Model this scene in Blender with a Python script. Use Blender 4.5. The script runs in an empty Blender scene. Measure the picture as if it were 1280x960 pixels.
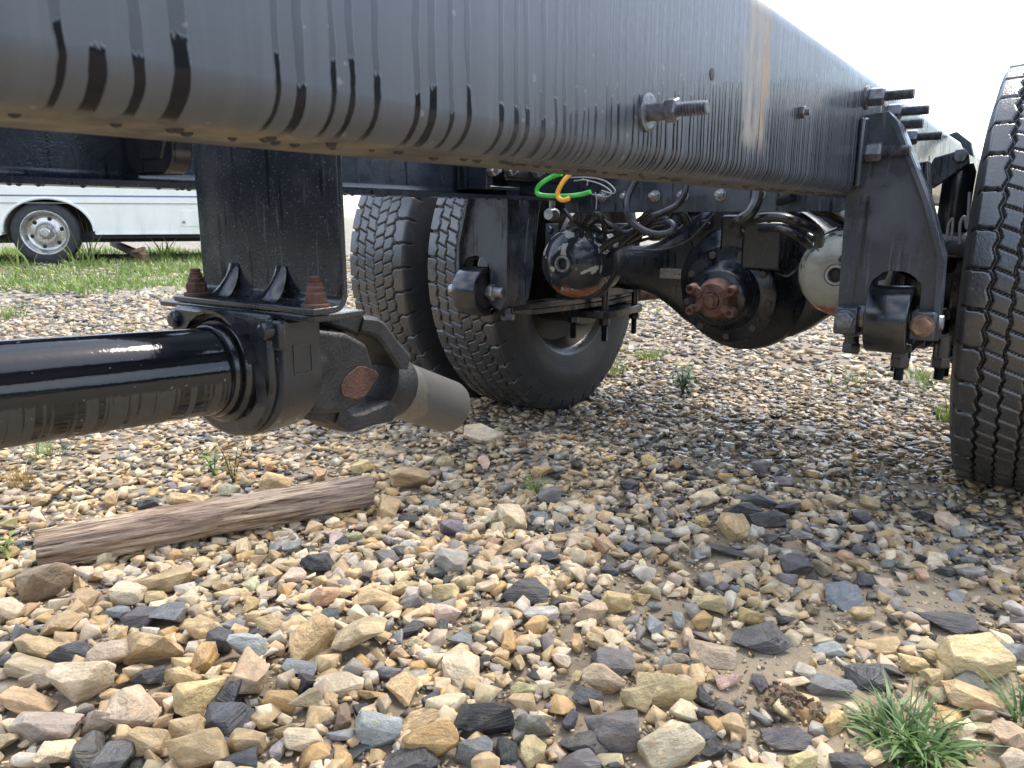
import bpy, bmesh, math, random
import numpy as np
from mathutils import Vector, Matrix, Quaternion, noise

S = bpy.context.scene
COLL = S.collection
R = math.radians

# ------------------------------------------------------------------ camera
cam_data = bpy.data.cameras.new('camera')
cam = bpy.data.objects.new('camera', cam_data)
COLL.objects.link(cam)
cam.location = (0.0, 0.0, 0.68)
cam.rotation_euler = (R(90 - 12.282), 0, R(35.041))
cam_data.sensor_width = 36.0
cam_data.lens = 27.0
cam_data.clip_start = 0.02
cam_data.clip_end = 2000
cam_data.dof.use_dof = True
cam_data.dof.focus_distance = 1.7
cam_data.dof.aperture_fstop = 20.0
S.camera = cam

# ------------------------------------------------------------------ sky and sun
SUN_EL, SUN_AZ = R(58), R(8)
world = bpy.data.worlds.new('World')
S.world = world
world.use_nodes = True
wn = world.node_tree
bg = wn.nodes['Background']
sky = wn.nodes.new('ShaderNodeTexSky')
sky.sky_type = 'NISHITA'
sky.sun_disc = False
sky.sun_elevation = SUN_EL
sky.sun_rotation = SUN_AZ
sky.air_density = 1.0
sky.dust_density = 1.5
sky.ozone_density = 1.0
# thin bright overcast with a little blue between the clouds
tcw = wn.nodes.new('ShaderNodeTexCoord')
cn = wn.nodes.new('ShaderNodeTexNoise'); cn.inputs['Scale'].default_value = 2.2; cn.inputs['Detail'].default_value = 6
cr_ = wn.nodes.new('ShaderNodeMapRange'); cr_.interpolation_type = 'SMOOTHSTEP'
cr_.inputs[1].default_value = 0.40; cr_.inputs[2].default_value = 0.66; cr_.inputs[3].default_value = 0.03; cr_.inputs[4].default_value = 0.75
cm = wn.nodes.new('ShaderNodeMix'); cm.data_type = 'RGBA'
cm.inputs[7].default_value = (6.2, 6.6, 7.2, 1)
wn.links.new(tcw.outputs['Generated'], cn.inputs['Vector'])
wn.links.new(cn.outputs['Fac'], cr_.inputs[0]); wn.links.new(cr_.outputs[0], cm.inputs[0])
wn.links.new(sky.outputs[0], cm.inputs[6]); wn.links.new(cm.outputs[2], bg.inputs[0])
bg.inputs[1].default_value = 0.15
sun_d = bpy.data.lights.new('sun', 'SUN')
sun = bpy.data.objects.new('sun', sun_d)
COLL.objects.link(sun)
sun_d.energy = 1.5
sun_d.angle = R(22)
sun_d.color = (1.0, 0.92, 0.79)
sd = Vector((math.sin(SUN_AZ) * math.cos(SUN_EL), math.cos(SUN_AZ) * math.cos(SUN_EL), math.sin(SUN_EL)))
sun.rotation_euler = sd.to_track_quat('Z', 'Y').to_euler()
sun.location = sd * 30

# ------------------------------------------------------------------ exposure
S.view_settings.view_transform = 'Standard'
S.view_settings.look = 'None'
S.view_settings.exposure = 1.5
S.view_settings.gamma = 1.0
S.view_settings.use_curve_mapping = False

# ================================================================== material helpers
def mat_new(name):
    m = bpy.data.materials.new(name)
    m.use_nodes = True
    nt = m.node_tree
    return m, nt, nt.nodes['Principled BSDF']
class N:
    """tiny node-graph helper"""
    def __init__(self, nt): self.nt = nt
    def node(self, t, **kw):
        n = self.nt.nodes.new(t)
        for k, v in kw.items(): setattr(n, k, v)
        return n
    def link(self, a, b): self.nt.links.new(a, b)
    def val(self, sock, v):
        if hasattr(v, 'is_linked'): self.link(v, sock)
        elif isinstance(v, tuple) and len(v) == 3 and sock.type == 'RGBA': sock.default_value = (*v, 1)
        else: sock.default_value = v
    def math(self, op, a, b=0.0, c=None, clamp=False):
        n = self.node('ShaderNodeMath', operation=op, use_clamp=clamp)
        self.val(n.inputs[0], a); self.val(n.inputs[1], b)
        if c is not None: self.val(n.inputs[2], c)
        return n.outputs[0]
    def coord(self, kind='Object'):
        return self.node('ShaderNodeTexCoord').outputs[kind]
    def xyz(self, v):
        n = self.node('ShaderNodeSeparateXYZ'); self.link(v, n.inputs[0]); return n.outputs
    def comb(self, x, y, z):
        n = self.node('ShaderNodeCombineXYZ')
        for i, v in enumerate((x, y, z)): self.val(n.inputs[i], v)
        return n.outputs[0]
    def scalev(self, v, s):
        n = self.node('ShaderNodeVectorMath', operation='MULTIPLY')
        self.link(v, n.inputs[0]); n.inputs[1].default_value = s if isinstance(s, tuple) else (s, s, s)
        return n.outputs[0]
    def noise(self, v, scale, detail=4, rough=0.55, dist=0.0):
        n = self.node('ShaderNodeTexNoise')
        self.link(v, n.inputs['Vector']); n.inputs['Scale'].default_value = scale
        n.inputs['Detail'].default_value = detail; n.inputs['Roughness'].default_value = rough
        n.inputs['Distortion'].default_value = dist
        return n.outputs['Fac']
    def voro(self, v, scale, feature='F1'):
        n = self.node('ShaderNodeTexVoronoi', feature=feature)
        self.link(v, n.inputs['Vector']); n.inputs['Scale'].default_value = scale
        return n.outputs
    def step(self, x, a, b):
        n = self.node('ShaderNodeMapRange', interpolation_type='SMOOTHSTEP')
        self.val(n.inputs[0], x); self.val(n.inputs[1], a); self.val(n.inputs[2], b)
        return n.outputs[0]
    def lerp(self, x, a, b):
        n = self.node('ShaderNodeMapRange')
        self.val(n.inputs[0], x); n.inputs[1].default_value = 0; n.inputs[2].default_value = 1
        self.val(n.inputs[3], a); self.val(n.inputs[4], b)
        return n.outputs[0]
    def mix(self, f, a, b, mode='MIX'):
        n = self.node('ShaderNodeMix', data_type='RGBA', blend_type=mode)
        self.val(n.inputs[0], f); self.val(n.inputs[6], a); self.val(n.inputs[7], b)
        return n.outputs[2]
    def bump(self, h, strength=0.3, dist=0.01, normal=None):
        n = self.node('ShaderNodeBump')
        self.link(h, n.inputs['Height']); n.inputs['Strength'].default_value = strength
        n.inputs['Distance'].default_value = dist
        if normal is not None: self.link(normal, n.inputs['Normal'])
        return n.outputs[0]
    def white(self, v):
        n = self.node('ShaderNodeTexWhiteNoise', noise_dimensions='1D')
        self.val(n.inputs['W'], v); return n.outputs[0]

def simple(name, col, rough=0.5, metal=0.0, var=0.25, scale=20, bump=0.15, bdist=0.002, rvar=0.15, spec=0.5):
    m, nt, p = mat_new(name); g = N(nt); v = g.coord()
    n1 = g.noise(v, scale, 5, 0.6)
    n2 = g.noise(v, scale * 7, 3, 0.6)
    f = g.step(n1, 0.3, 0.7)
    dark = tuple(c * (1 - var) for c in col); lite = tuple(min(1, c * (1 + var)) for c in col)
    g.val(p.inputs['Base Color'], g.mix(f, dark, lite))
    g.val(p.inputs['Roughness'], g.lerp(n2, max(0.03, rough - rvar), rough + rvar))
    p.inputs['Metallic'].default_value = metal
    p.inputs['Specular IOR Level'].default_value = spec
    if bump: g.link(g.bump(n2, bump, bdist), p.inputs['Normal'])
    return m

def wet_paint(name, base=(0.012, 0.013, 0.016), dust=(0.10, 0.095, 0.085), dust_amt=0.35, rough=(0.07, 0.3), drops=0.25, rust=0.0, runs=0.5):
    """black chassis paint with a washed dusty film, fine droplets, runs and optional rust"""
    m, nt, p = mat_new(name); g = N(nt); v = g.coord()
    big = g.noise(v, 9, 5, 0.6, 0.4)
    run = g.noise(g.scalev(v, (130, 130, 11)), 1.0, 3, 0.6)
    dmask = g.math('MULTIPLY', g.step(big, 0.42, 0.72), dust_amt)
    rmask = g.math('MULTIPLY', g.step(run, 0.58, 0.70), runs * dust_amt)
    dm = g.math('MAXIMUM', dmask, rmask)
    fine = g.noise(v, 420, 2, 0.6)
    speck = g.math('MULTIPLY', g.step(fine, 0.66, 0.72), drops)
    dm2 = g.math('MAXIMUM', dm, speck)
    col = g.mix(dm2, base, dust)
    rg = g.lerp(g.math('ADD', g.math('MULTIPLY', dm2, 1.4), g.math('MULTIPLY', g.noise(v, 60, 4), 0.35), clamp=True), rough[0], rough[1] + 0.25)
    if rust > 0:
        rn = g.noise(v, 14, 6, 0.7)
        rm = g.step(rn, 0.72 - rust * 0.3, 0.76 - rust * 0.3)
        rc = g.mix(g.noise(v, 90, 3), (0.16, 0.055, 0.02), (0.30, 0.17, 0.09))
        col = g.mix(rm, col, rc)
        rg = g.lerp(rm, rg, 0.85)
    dr = g.math('MULTIPLY', g.step(g.noise(g.scalev(v, (85, 85, 4)), 1.0, 2, 0.5), 0.60, 0.66), g.step(g.noise(v, 8, 2), 0.42, 0.55))
    col = g.mix(dr, col, tuple(c * 0.35 for c in base))
    rg = g.lerp(dr, rg, 0.06)
    g.val(p.inputs['Base Color'], col)
    g.val(p.inputs['Roughness'], rg)
    p.inputs['Specular IOR Level'].default_value = 0.65
    b1 = g.bump(g.noise(v, 30, 4), 0.12, 0.004)
    g.link(g.bump(fine, 0.2, 0.0012, b1), p.inputs['Normal'])
    return m

def rail_paint():
    """dusty film over black paint, cut by wet runs that follow the web down (Y along the rail, Z up)"""
    m, nt, p = mat_new('streaked_rail_paint'); g = N(nt); v = g.coord()
    x, y, z = g.xyz(v)
    wob = g.math('MULTIPLY', g.math('SUBTRACT', g.noise(g.scalev(v, (1, 60, 26)), 1.0, 3), 0.5), 0.0065)
    yw = g.math('ADD', y, wob)
    z_r = g.math('ADD', z, g.math('MULTIPLY', g.math('SUBTRACT', g.noise(g.scalev(v, (1, 420, 120)), 1.0, 2), 0.5), 0.010))
    zz = g.math('SUBTRACT', z_r, g.math('MULTIPLY', g.math('MAXIMUM', g.math('SUBTRACT', y, 0.5), 0.0), 0.17))
    def runs(space, wmin, wmax, zlo, zhi, thin, seed):
        q = g.math('ADD', g.math('DIVIDE', yw, space), seed)
        cell = g.math('FLOOR', q); fr = g.math('FRACT', q)
        r1 = g.white(cell); r2 = g.white(g.math('ADD', cell, 37.7)); r3 = g.white(g.math('ADD', cell, 91.3))
        cen = g.lerp(r3, 0.3, 0.7)
        d = g.math('ABSOLUTE', g.math('SUBTRACT', fr, cen))
        wd = g.lerp(r1, wmin, wmax)
        line = g.math('SUBTRACT', 1.0, g.step(d, g.math('MULTIPLY', wd, 0.75), wd))
        top = g.lerp(r2, zlo, zhi)
        vis = g.math('SUBTRACT', 1.0, g.step(zz, g.math('SUBTRACT', top, 0.003), top))
        keep = g.math('GREATER_THAN', g.white(g.math('ADD', cell, 11.1)), thin)
        return g.math('MULTIPLY', g.math('MULTIPLY', line, vis), keep)
    far = g.step(y, 0.38, 0.75)
    dense = g.math('MULTIPLY', runs(0.0102, 0.13, 0.24, 0.754, 0.774, 0.10, 0.0), far)
    dense2 = g.math('MULTIPLY', runs(0.0071, 0.08, 0.2, 0.755, 0.785, 0.45, 5.3), g.step(y, 0.95, 1.15))
    wide = g.math('MULTIPLY', runs(0.0175, 0.09, 0.25, 0.748, 0.768, 0.20, 3.1), g.math('SUBTRACT', 1.0, g.math('MULTIPLY', far, 0.9)))
    faint = g.math('MULTIPLY', runs(0.0175, 0.13, 0.24, 0.9, 1.0, 0.30, 3.1), 0.30)
    faint2 = g.math('MULTIPLY', runs(0.0102, 0.13, 0.24, 0.9, 1.0, 0.10, 0.0), g.math('MULTIPLY', far, 0.22))
    faint = g.math('MAXIMUM', faint, faint2)
    wet = g.math('MAXIMUM', g.math('MAXIMUM', dense, dense2), g.math('MAXIMUM', wide, faint))
    n1 = g.noise(v, 7, 5, 0.6); n2 = g.noise(v, 130, 4, 0.65)
    n3 = g.noise(g.scalev(v, (1, 90, 4)), 1.0, 3)
    film = g.mix(n1, (0.026, 0.034, 0.047), (0.052, 0.063, 0.078))
    film = g.mix(g.math('MULTIPLY', g.step(n3, 0.45, 0.75), 0.4), film, (0.085, 0.093, 0.105))
    # mud that dried on the underside
    under = g.math('SUBTRACT', 1.0, g.step(z, 0.7222, 0.7252))
    mud = g.mix(n2, (0.13, 0.112, 0.08), (0.25, 0.22, 0.165))
    film = g.mix(g.math('MULTIPLY', g.math('MULTIPLY', under, g.lerp(g.step(g.noise(v, 16, 5, 0.65), 0.38, 0.62), 0.30, 1.0)), g.lerp(g.step(y, 0.25, 0.6), 1.0, 0.45)), film, mud)
    # the pale splash of dried mud with a rust line at the frame splice
    yy = g.math('ADD', y, g.math('MULTIPLY', g.math('SUBTRACT', g.noise(g.scalev(v, (1, 42, 12)), 1.0, 5, 0.65), 0.5), 0.075))
    st = g.math('MULTIPLY', g.step(yy, 0.955, 0.972), g.math('SUBTRACT', 1.0, g.step(yy, 1.050, 1.066)))
    st = g.math('MULTIPLY', st, g.step(g.math('ADD', z, g.math('MULTIPLY', g.math('SUBTRACT', n1, 0.5), 0.08)), 0.742, 0.772))
    st = g.math('MULTIPLY', st, g.lerp(g.step(g.noise(g.scalev(v, (1, 60, 16)), 1.0, 4, 0.6), 0.36, 0.6), 0.35, 1.0))
    stc = g.mix(g.noise(g.scalev(v, (1, 130, 10)), 1.0, 4), (0.20, 0.18, 0.15), (0.42, 0.37, 0.29))
    rl = g.math('SUBTRACT', 1.0, g.step(g.math('ABSOLUTE', g.math('SUBTRACT', yy, 1.034)), 0.003, 0.011))
    stc = g.mix(g.math('MULTIPLY', rl, 0.8), stc, (0.42, 0.24, 0.10))
    film = g.mix(g.math('MULTIPLY', st, 0.75), film, stc)
    crack = g.math('SUBTRACT', 1.0, g.step(g.math('ABSOLUTE', g.math('SUBTRACT', g.math('ADD', y, g.math('MULTIPLY', wob, 0.6)), 1.026)), 0.0007, 0.0016))
    wet = g.math('MULTIPLY', wet, g.math('SUBTRACT', 1.0, g.math('MULTIPLY', st, 0.92)))
    wet = g.math('MAXIMUM', wet, g.math('MULTIPLY', crack, st))
    sp = g.step(g.noise(v, 75, 2, 0.5), 0.70, 0.73)
    film = g.mix(g.math('MULTIPLY', sp, 0.5), film, (0.22, 0.21, 0.19))
    wet = g.math('MULTIPLY', wet, g.math('SUBTRACT', 1.0, under))
    col = g.mix(wet, film, (0.006, 0.007, 0.010))
    g.val(p.inputs['Base Color'], col)
    rough = g.lerp(n2, 0.34, 0.50)
    rough = g.lerp(under, rough, 0.75)
    rough = g.lerp(st, rough, 0.6)
    g.val(p.inputs['Roughness'], g.lerp(wet, rough, 0.14))
    g.val(p.inputs['Specular IOR Level'], g.lerp(g.math('MAXIMUM', under, wet), 0.90, 0.22))
    b = g.bump(n2, 0.10, 0.0012)
    g.link(g.bump(wet, 0.35, 0.0015, b), p.inputs['Normal'])
    return m

def stone_mat(name, attr=False, layered=False, far=False):
    m, nt, p = mat_new(name); g = N(nt); v = g.coord()
    if attr:
        a = g.node('ShaderNodeAttribute'); a.attribute_name = 'stone_colour'; base = a.outputs['Color']
        sc = 1.0
    else:
        oi = g.node('ShaderNodeObjectInfo'); base = oi.outputs['Color']
        rnd = oi.outputs['Random']
        mp = g.node('ShaderNodeVectorMath', operation='ADD'); g.link(v, mp.inputs[0])
        g.link(g.comb(g.math('MULTIPLY', rnd, 37.0), g.math('MULTIPLY', rnd, 91.0), g.math('MULTIPLY', rnd, 13.0)), mp.inputs[1])
        v = mp.outputs[0]; sc = 0.05
    n1 = g.noise(v, 38 * sc, 5, 0.62, 0.6); n2 = g.noise(v, 240 * sc, 4, 0.65); n3 = g.noise(v, 85 * sc, 3, 0.6)
    col = g.mix(1.0, base, g.mix(g.step(n1, 0.28, 0.72), (0.66, 0.64, 0.60), (1.22, 1.18, 1.12)), 'MULTIPLY')
    col = g.mix(1.0, col, g.mix(n2, (0.78, 0.78, 0.78), (1.2, 1.2, 1.2)), 'MULTIPLY')
    col = g.mix(g.math('MULTIPLY', g.step(n3, 0.35, 0.75), 0.22), col, (0.33, 0.26, 0.18))
    if not layered:
        stain = g.math('MULTIPLY', g.step(n3, 0.57, 0.70), 0.45)
        col = g.mix(stain, col, g.mix(1.0, base, (1.05, 0.72, 0.42), 'MULTIPLY'))
        vein = g.math('SUBTRACT', 1.0, g.step(g.math('ABSOLUTE', g.math('SUBTRACT', n1, 0.5)), 0.0, 0.012))
        col = g.mix(g.math('MULTIPLY', vein, 0.35), col, (0.12, 0.085, 0.05))
    g.val(p.inputs['Base Color'], col)
    if layered:
        x, y, z = g.xyz(v)
        lay = g.noise(g.scalev(v, (18 * sc, 18 * sc, 260 * sc)), 1.0, 4, 0.6)
        h = g.math('ADD', g.math('MULTIPLY', lay, 0.8), g.math('MULTIPLY', n2, 0.3))
        g.val(p.inputs['Roughness'], g.lerp(n3, 0.25, 0.62))
    else:
        h = g.math('ADD', g.math('MULTIPLY', n3, 0.7), g.math('MULTIPLY', n2, 0.4))
        g.val(p.inputs['Roughness'], g.lerp(n3, 0.50, 0.88))
    if attr: g.val(p.inputs['Roughness'], g.lerp(a.outputs['Alpha'], p.inputs['Roughness'].links[0].from_socket, 0.14))
    if not far:
        g.link(g.bump(h, 0.4, 0.004 if attr else 0.06), p.inputs['Normal'])
    return m

M = {}
M['rail'] = rail_paint()
M['far_rail'] = wet_paint('far_rail_paint', (0.012, 0.016, 0.024), (0.12, 0.13, 0.14), 0.16, (0.10, 0.30), 0.45, 0.10)
M['gloss'] = wet_paint('wet_gloss_black', (0.008, 0.009, 0.012), (0.10, 0.095, 0.085), 0.22, (0.05, 0.20), 0.20)
M['plate'] = wet_paint('splashed_black_plate', (0.010, 0.012, 0.017), (0.15, 0.155, 0.16), 0.16, (0.08, 0.25), 0.65, 0.03, 1.2)
M['hanger'] = wet_paint('dusty_black_casting', (0.020, 0.026, 0.036), (0.060, 0.070, 0.086), 0.75, (0.14, 0.38), 0.25, 0.03, 1.1)
M['grease'] = wet_paint('greasy_black', (0.010, 0.012, 0.016), (0.050, 0.052, 0.055), 0.5, (0.14, 0.45), 0.10, 0.03)
M['axle'] = wet_paint('oily_axle_black', (0.009, 0.012, 0.017), (0.045, 0.052, 0.062), 0.6, (0.12, 0.40), 0.15, 0.0, 0.9)
M['rust'] = simple('brown_rust', (0.105, 0.050, 0.034), 0.72, 0.0, 0.5, 60, 0.5, 0.002)
M['rust2'] = simple('pale_rusty_scale', (0.17, 0.095, 0.06), 0.75, 0.0, 0.5, 50, 0.5, 0.002)
M['steel'] = simple('bolt_steel', (0.30, 0.30, 0.30), 0.38, 0.75, 0.35, 90, 0.3, 0.001)
M['dark_steel'] = simple('dark_bolt_steel', (0.13, 0.135, 0.15), 0.32, 0.5, 0.4, 90, 0.3, 0.001)
M['rubber'] = simple('bushing_rubber', (0.018, 0.018, 0.019), 0.55, 0, 0.3, 40, 0.3, 0.002)
M['hose'] = simple('hose_rubber', (0.012, 0.013, 0.015), 0.28, 0, 0.3, 60, 0.15, 0.001)
M['green'] = simple('green_cable_jacket', (0.05, 0.42, 0.06), 0.35, 0, 0.2, 60, 0.1, 0.001)
M['yellow'] = simple('yellow_cable_jacket', (0.75, 0.36, 0.02), 0.35, 0, 0.15, 60, 0.1, 0.001)
M['wire'] = simple('wire_grey', (0.25, 0.25, 0.25), 0.4, 0, 0.2, 60, 0.1, 0.001)
M['drum'] = wet_paint('brake_drum_black', (0.016, 0.014, 0.013), (0.09, 0.055, 0.035), 0.5, (0.2, 0.5), 0.05, 0.35)
M['tag'] = simple('stamped_tag', (0.30, 0.30, 0.29), 0.4, 0.5, 0.3, 120, 0.3, 0.001)
M['forged'] = simple('forged_dark_steel', (0.020, 0.020, 0.021), 0.5, 0, 0.5, 35, 0.5, 0.003)
M['water'] = simple('water_drop', (0.008, 0.008, 0.009), 0.15, 0, 0.0, 5, 0)

def tyre_mat():
    m, nt, p = mat_new('worn_tyre_rubber'); g = N(nt); v = g.coord()
    a = g.node('ShaderNodeAttribute'); a.attribute_name = 'groove'
    n1 = g.noise(v, 16, 5, 0.6); n2 = g.noise(v, 140, 4, 0.65)
    n3 = g.noise(v, 45, 3)
    col = g.mix(n1, (0.024, 0.026, 0.029), (0.052, 0.053, 0.055))
    scuff = g.math('MULTIPLY', g.step(n3, 0.55, 0.72), 0.5)
    col = g.mix(scuff, col, (0.075, 0.074, 0.072))
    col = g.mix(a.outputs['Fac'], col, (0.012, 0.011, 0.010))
    sp = g.step(g.noise(v, 210, 2), 0.70, 0.73)
    col = g.mix(g.math('MULTIPLY', sp, 0.45), col, (0.25, 0.24, 0.22))
    g.val(p.inputs['Base Color'], col)
    g.val(p.inputs['Roughness'], g.lerp(g.math('ADD', g.math('MULTIPLY', n2, 0.6), g.math('MULTIPLY', n1, 0.4)), 0.0, 0.36))
    p.inputs['Specular IOR Level'].default_value = 1.0
    sw = g.step(g.math('ABSOLUTE', g.xyz(v)[0]), 0.117, 0.124)
    rsock = p.inputs['Roughness'].links[0].from_socket
    g.val(p.inputs['Roughness'], g.lerp(sw, rsock, 0.62))
    g.val(p.inputs['Specular IOR Level'], g.lerp(sw, 1.0, 0.35))
    rad = g.math('SQRT', g.math('ADD', g.math('POWER', g.xyz(v)[1], 2.0), g.math('POWER', g.xyz(v)[2], 2.0)))
    ringn = g.noise(g.comb(g.math('MULTIPLY', rad, 160.0), 0.0, 0.0), 1.0, 2)
    hh_ = g.math('ADD', n2, g.math('MULTIPLY', g.math('MULTIPLY', ringn, sw), 0.8))
    g.link(g.bump(hh_, 0.35, 0.0025), p.inputs['Normal'])
    return m
M['tyre'] = tyre_mat()

def chamber_mat(name, base, patch, thr):
    m, nt, p = mat_new(name); g = N(nt); v = g.coord(); x, y, z = g.xyz(v)
    n1 = g.noise(v, 17, 5, 0.6, 0.8); n2 = g.noise(v, 160, 4)
    f = g.step(n1, thr, thr + 0.03)
    col = g.mix(f, base, patch)
    col = g.mix(g.math('MULTIPLY', n2, 0.4), col, (0.06, 0.06, 0.06))
    zr = g.math('ADD', z, g.math('MULTIPLY', g.math('SUBTRACT', g.noise(v, 26, 4), 0.5), 0.06))
    rm = g.math('SUBTRACT', 1.0, g.step(zr, 0.468, 0.486))
    col = g.mix(rm, col, g.mix(n2, (0.20, 0.06, 0.03), (0.36, 0.15, 0.08)))
    g.val(p.inputs['Base Color'], col)
    g.val(p.inputs['Roughness'], g.lerp(f, 0.16, 0.5))
    g.link(g.bump(n2, 0.2, 0.0015), p.inputs['Normal'])
    return m
M['chamber_dark'] = chamber_mat('chipped_black_chamber', (0.016, 0.019, 0.026), (0.42, 0.42, 0.38), 0.545)
M['chamber_pale'] = chamber_mat('worn_pale_chamber', (0.34, 0.34, 0.28), (0.015, 0.017, 0.022), 0.585)

def slip_mat():
    m, nt, p = mat_new('primed_slip_tube'); g = N(nt); v = g.coord(); x, y, z = g.xyz(v)
    n1 = g.noise(v, 22, 4); n2 = g.noise(v, 220, 4)
    q = g.math('ADD', y, g.math('MULTIPLY', g.math('SUBTRACT', n1, 0.5), 0.05))
    coat = g.step(q, 0.806, 0.810)
    col = g.mix(coat, g.mix(n2, (0.12, 0.11, 0.095), (0.24, 0.225, 0.195)), g.mix(g.math('MULTIPLY', g.math('ADD', n1, n2), 0.5), (0.045, 0.044, 0.041), (0.125, 0.12, 0.11)))
    rr = g.math('SUBTRACT', 1.0, g.step(q, 0.756, 0.764))
    col = g.mix(rr, col, (0.30, 0.13, 0.05))
    g.val(p.inputs['Base Color'], col); p.inputs['Roughness'].default_value = 0.5
    g.val(p.inputs['Metallic'], g.lerp(coat, 0.55, 0.0))
    g.link(g.bump(n2, 0.15, 0.001), p.inputs['Normal'])
    return m
M['slip'] = slip_mat()
def shaft_mat():
    m, nt, p = mat_new('wet_shaft_black'); g = N(nt); v = g.coord(); x, y, z = g.xyz(v)
    h = g.math('ADD', z, g.math('MULTIPLY', y, 0.062))
    n1 = g.noise(v, 130, 3); n2 = g.noise(g.scalev(v, (3, 120, 5)), 1.0, 3, 0.55)
    low = g.math('SUBTRACT', 1.0, g.step(g.math('ADD', h, g.math('MULTIPLY', g.math('SUBTRACT', n2, 0.5), 0.012)), 0.534, 0.539))
    film = g.math('MULTIPLY', low, g.step(n2, 0.43, 0.52))
    col = g.mix(film, (0.007, 0.008, 0.010), g.mix(n1, (0.030, 0.030, 0.029), (0.062, 0.060, 0.056)))
    sp = g.math('MULTIPLY', g.step(g.noise(v, 160, 2), 0.71, 0.74), 0.5)
    col = g.mix(sp, col, (0.30, 0.26, 0.24))
    g.val(p.inputs['Base Color'], col)
    g.val(p.inputs['Roughness'], g.lerp(g.math('MAXIMUM', film, sp), 0.06, 0.50))
    g.link(g.bump(n1, 0.10, 0.001, g.bump(g.noise(v, 14, 2), 0.10, 0.004)), p.inputs['Normal'])
    return m
M['shaft'] = shaft_mat()

# ================================================================== geometry helpers
def link(o):
    COLL.objects.link(o); return o
def sharp(bm, deg=32):
    lim = R(deg)
    for f in bm.faces: f.smooth = True
    for e in bm.edges:
        if len(e.link_faces) != 2 or e.calc_face_angle(0.0) > lim: e.smooth = False
def obj(name, bm, mat, parent=None, bevel=0.0, seg=2, deg=32, kind=None):
    bmesh.ops.remove_doubles(bm, verts=bm.verts, dist=1e-6)
    bmesh.ops.recalc_face_normals(bm, faces=bm.faces)
    sharp(bm, deg)
    me = bpy.data.meshes.new(name); bm.to_mesh(me); bm.free()
    me.materials.append(mat)
    o = link(bpy.data.objects.new(name, me))
    if parent is not None:
        o.parent = parent
        o.matrix_parent_inverse = parent.get('_inv') and Matrix.Identity(4) or Matrix.Translation(root_loc(parent)).inverted()
    if bevel:
        b = o.modifiers.new('bevel', 'BEVEL'); b.width = bevel; b.segments = seg
        b.limit_method = 'ANGLE'; b.angle_limit = R(35); b.harden_normals = False
    if kind: o['kind'] = kind
    return o
def root_loc(p):
    v = Vector((0, 0, 0))
    # every part keeps its mesh in place-coordinates: only a top-level Empty carries an offset
    if p.parent is None: v = p.location.copy()
    return v
def thing(name, label, cat, loc=(0, 0, 0), group=None):
    o = link(bpy.data.objects.new(name, None)); o.location = loc
    o.empty_display_size = 0.05
    tag(o, label, cat, group); return o
def tag(o, label, cat, group=None):
    o['label'] = label; o['category'] = cat
    if group: o['group'] = group
    return o
def B(): return bmesh.new()
def box(bm, lo, hi, M4=None):
    c = [(lo[0] + hi[0]) / 2, (lo[1] + hi[1]) / 2, (lo[2] + hi[2]) / 2]
    s = [hi[i] - lo[i] for i in range(3)]
    mt = Matrix.Translation(c) @ Matrix.Diagonal((*s, 1))
    if M4: mt = M4 @ mt
    bmesh.ops.create_cube(bm, size=1, matrix=mt)
def frame_from(d):
    d = Vector(d).normalized(); a = Vector((0, 0, 1)) if abs(d.z) < 0.9 else Vector((0, 1, 0))
    u = d.cross(a).normalized(); return u, d.cross(u).normalized(), d
def lathe(bm, o, axis, prof, n=32, phase=0.0, a0=0.0, a1=2 * math.pi, caps=True):
    """prof = [(distance along axis, radius)]"""
    u, w, d = frame_from(axis); o = Vector(o); full = a1 - a0 > 6.28
    rings = []
    for (t, r) in prof:
        c = o + d * t
        if r < 1e-6: rings.append([bm.verts.new(c)]); continue
        rings.append([bm.verts.new(c + (u * math.cos(k) + w * math.sin(k)) * r) for k in
                      [phase + a0 + (a1 - a0) * i / (n if full else n - 1) for i in range(n)]])
    for a, b in zip(rings, rings[1:]):
        m = n if full else n - 1
        for i in range(m):
            j = (i + 1) % n
            if len(a) == 1 and len(b) == 1: continue
            if len(a) == 1: bm.faces.new((a[0], b[i], b[j]))
            elif len(b) == 1: bm.faces.new((a[i], b[0], a[j]))
            else: bm.faces.new((a[i], b[i], b[j], a[j]))
    for ring in (rings[0], rings[-1]):
        if len(ring) > 2 and full and caps:
            try: bm.faces.new(ring)
            except ValueError: pass
def cyl(bm, p0, p1, r0, r1=None, n=24):
    p0, p1 = Vector(p0), Vector(p1)
    lathe(bm, p0, p1 - p0, [(0, r0), ((p1 - p0).length, r0 if r1 is None else r1)], n)
def spline(pts, k=8):
    P = [Vector(p) for p in pts]; P = [P[0] * 2 - P[1]] + P + [P[-1] * 2 - P[-2]]; out = []
    for i in range(1, len(P) - 2):
        for j in range(k):
            t = j / k
            out.append(0.5 * ((2 * P[i]) + (-P[i - 1] + P[i + 1]) * t + (2 * P[i - 1] - 5 * P[i] + 4 * P[i + 1] - P[i + 2]) * t * t + (-P[i - 1] + 3 * P[i] - 3 * P[i + 1] + P[i + 2]) * t ** 3))
    out.append(P[-2]); return out
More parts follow.
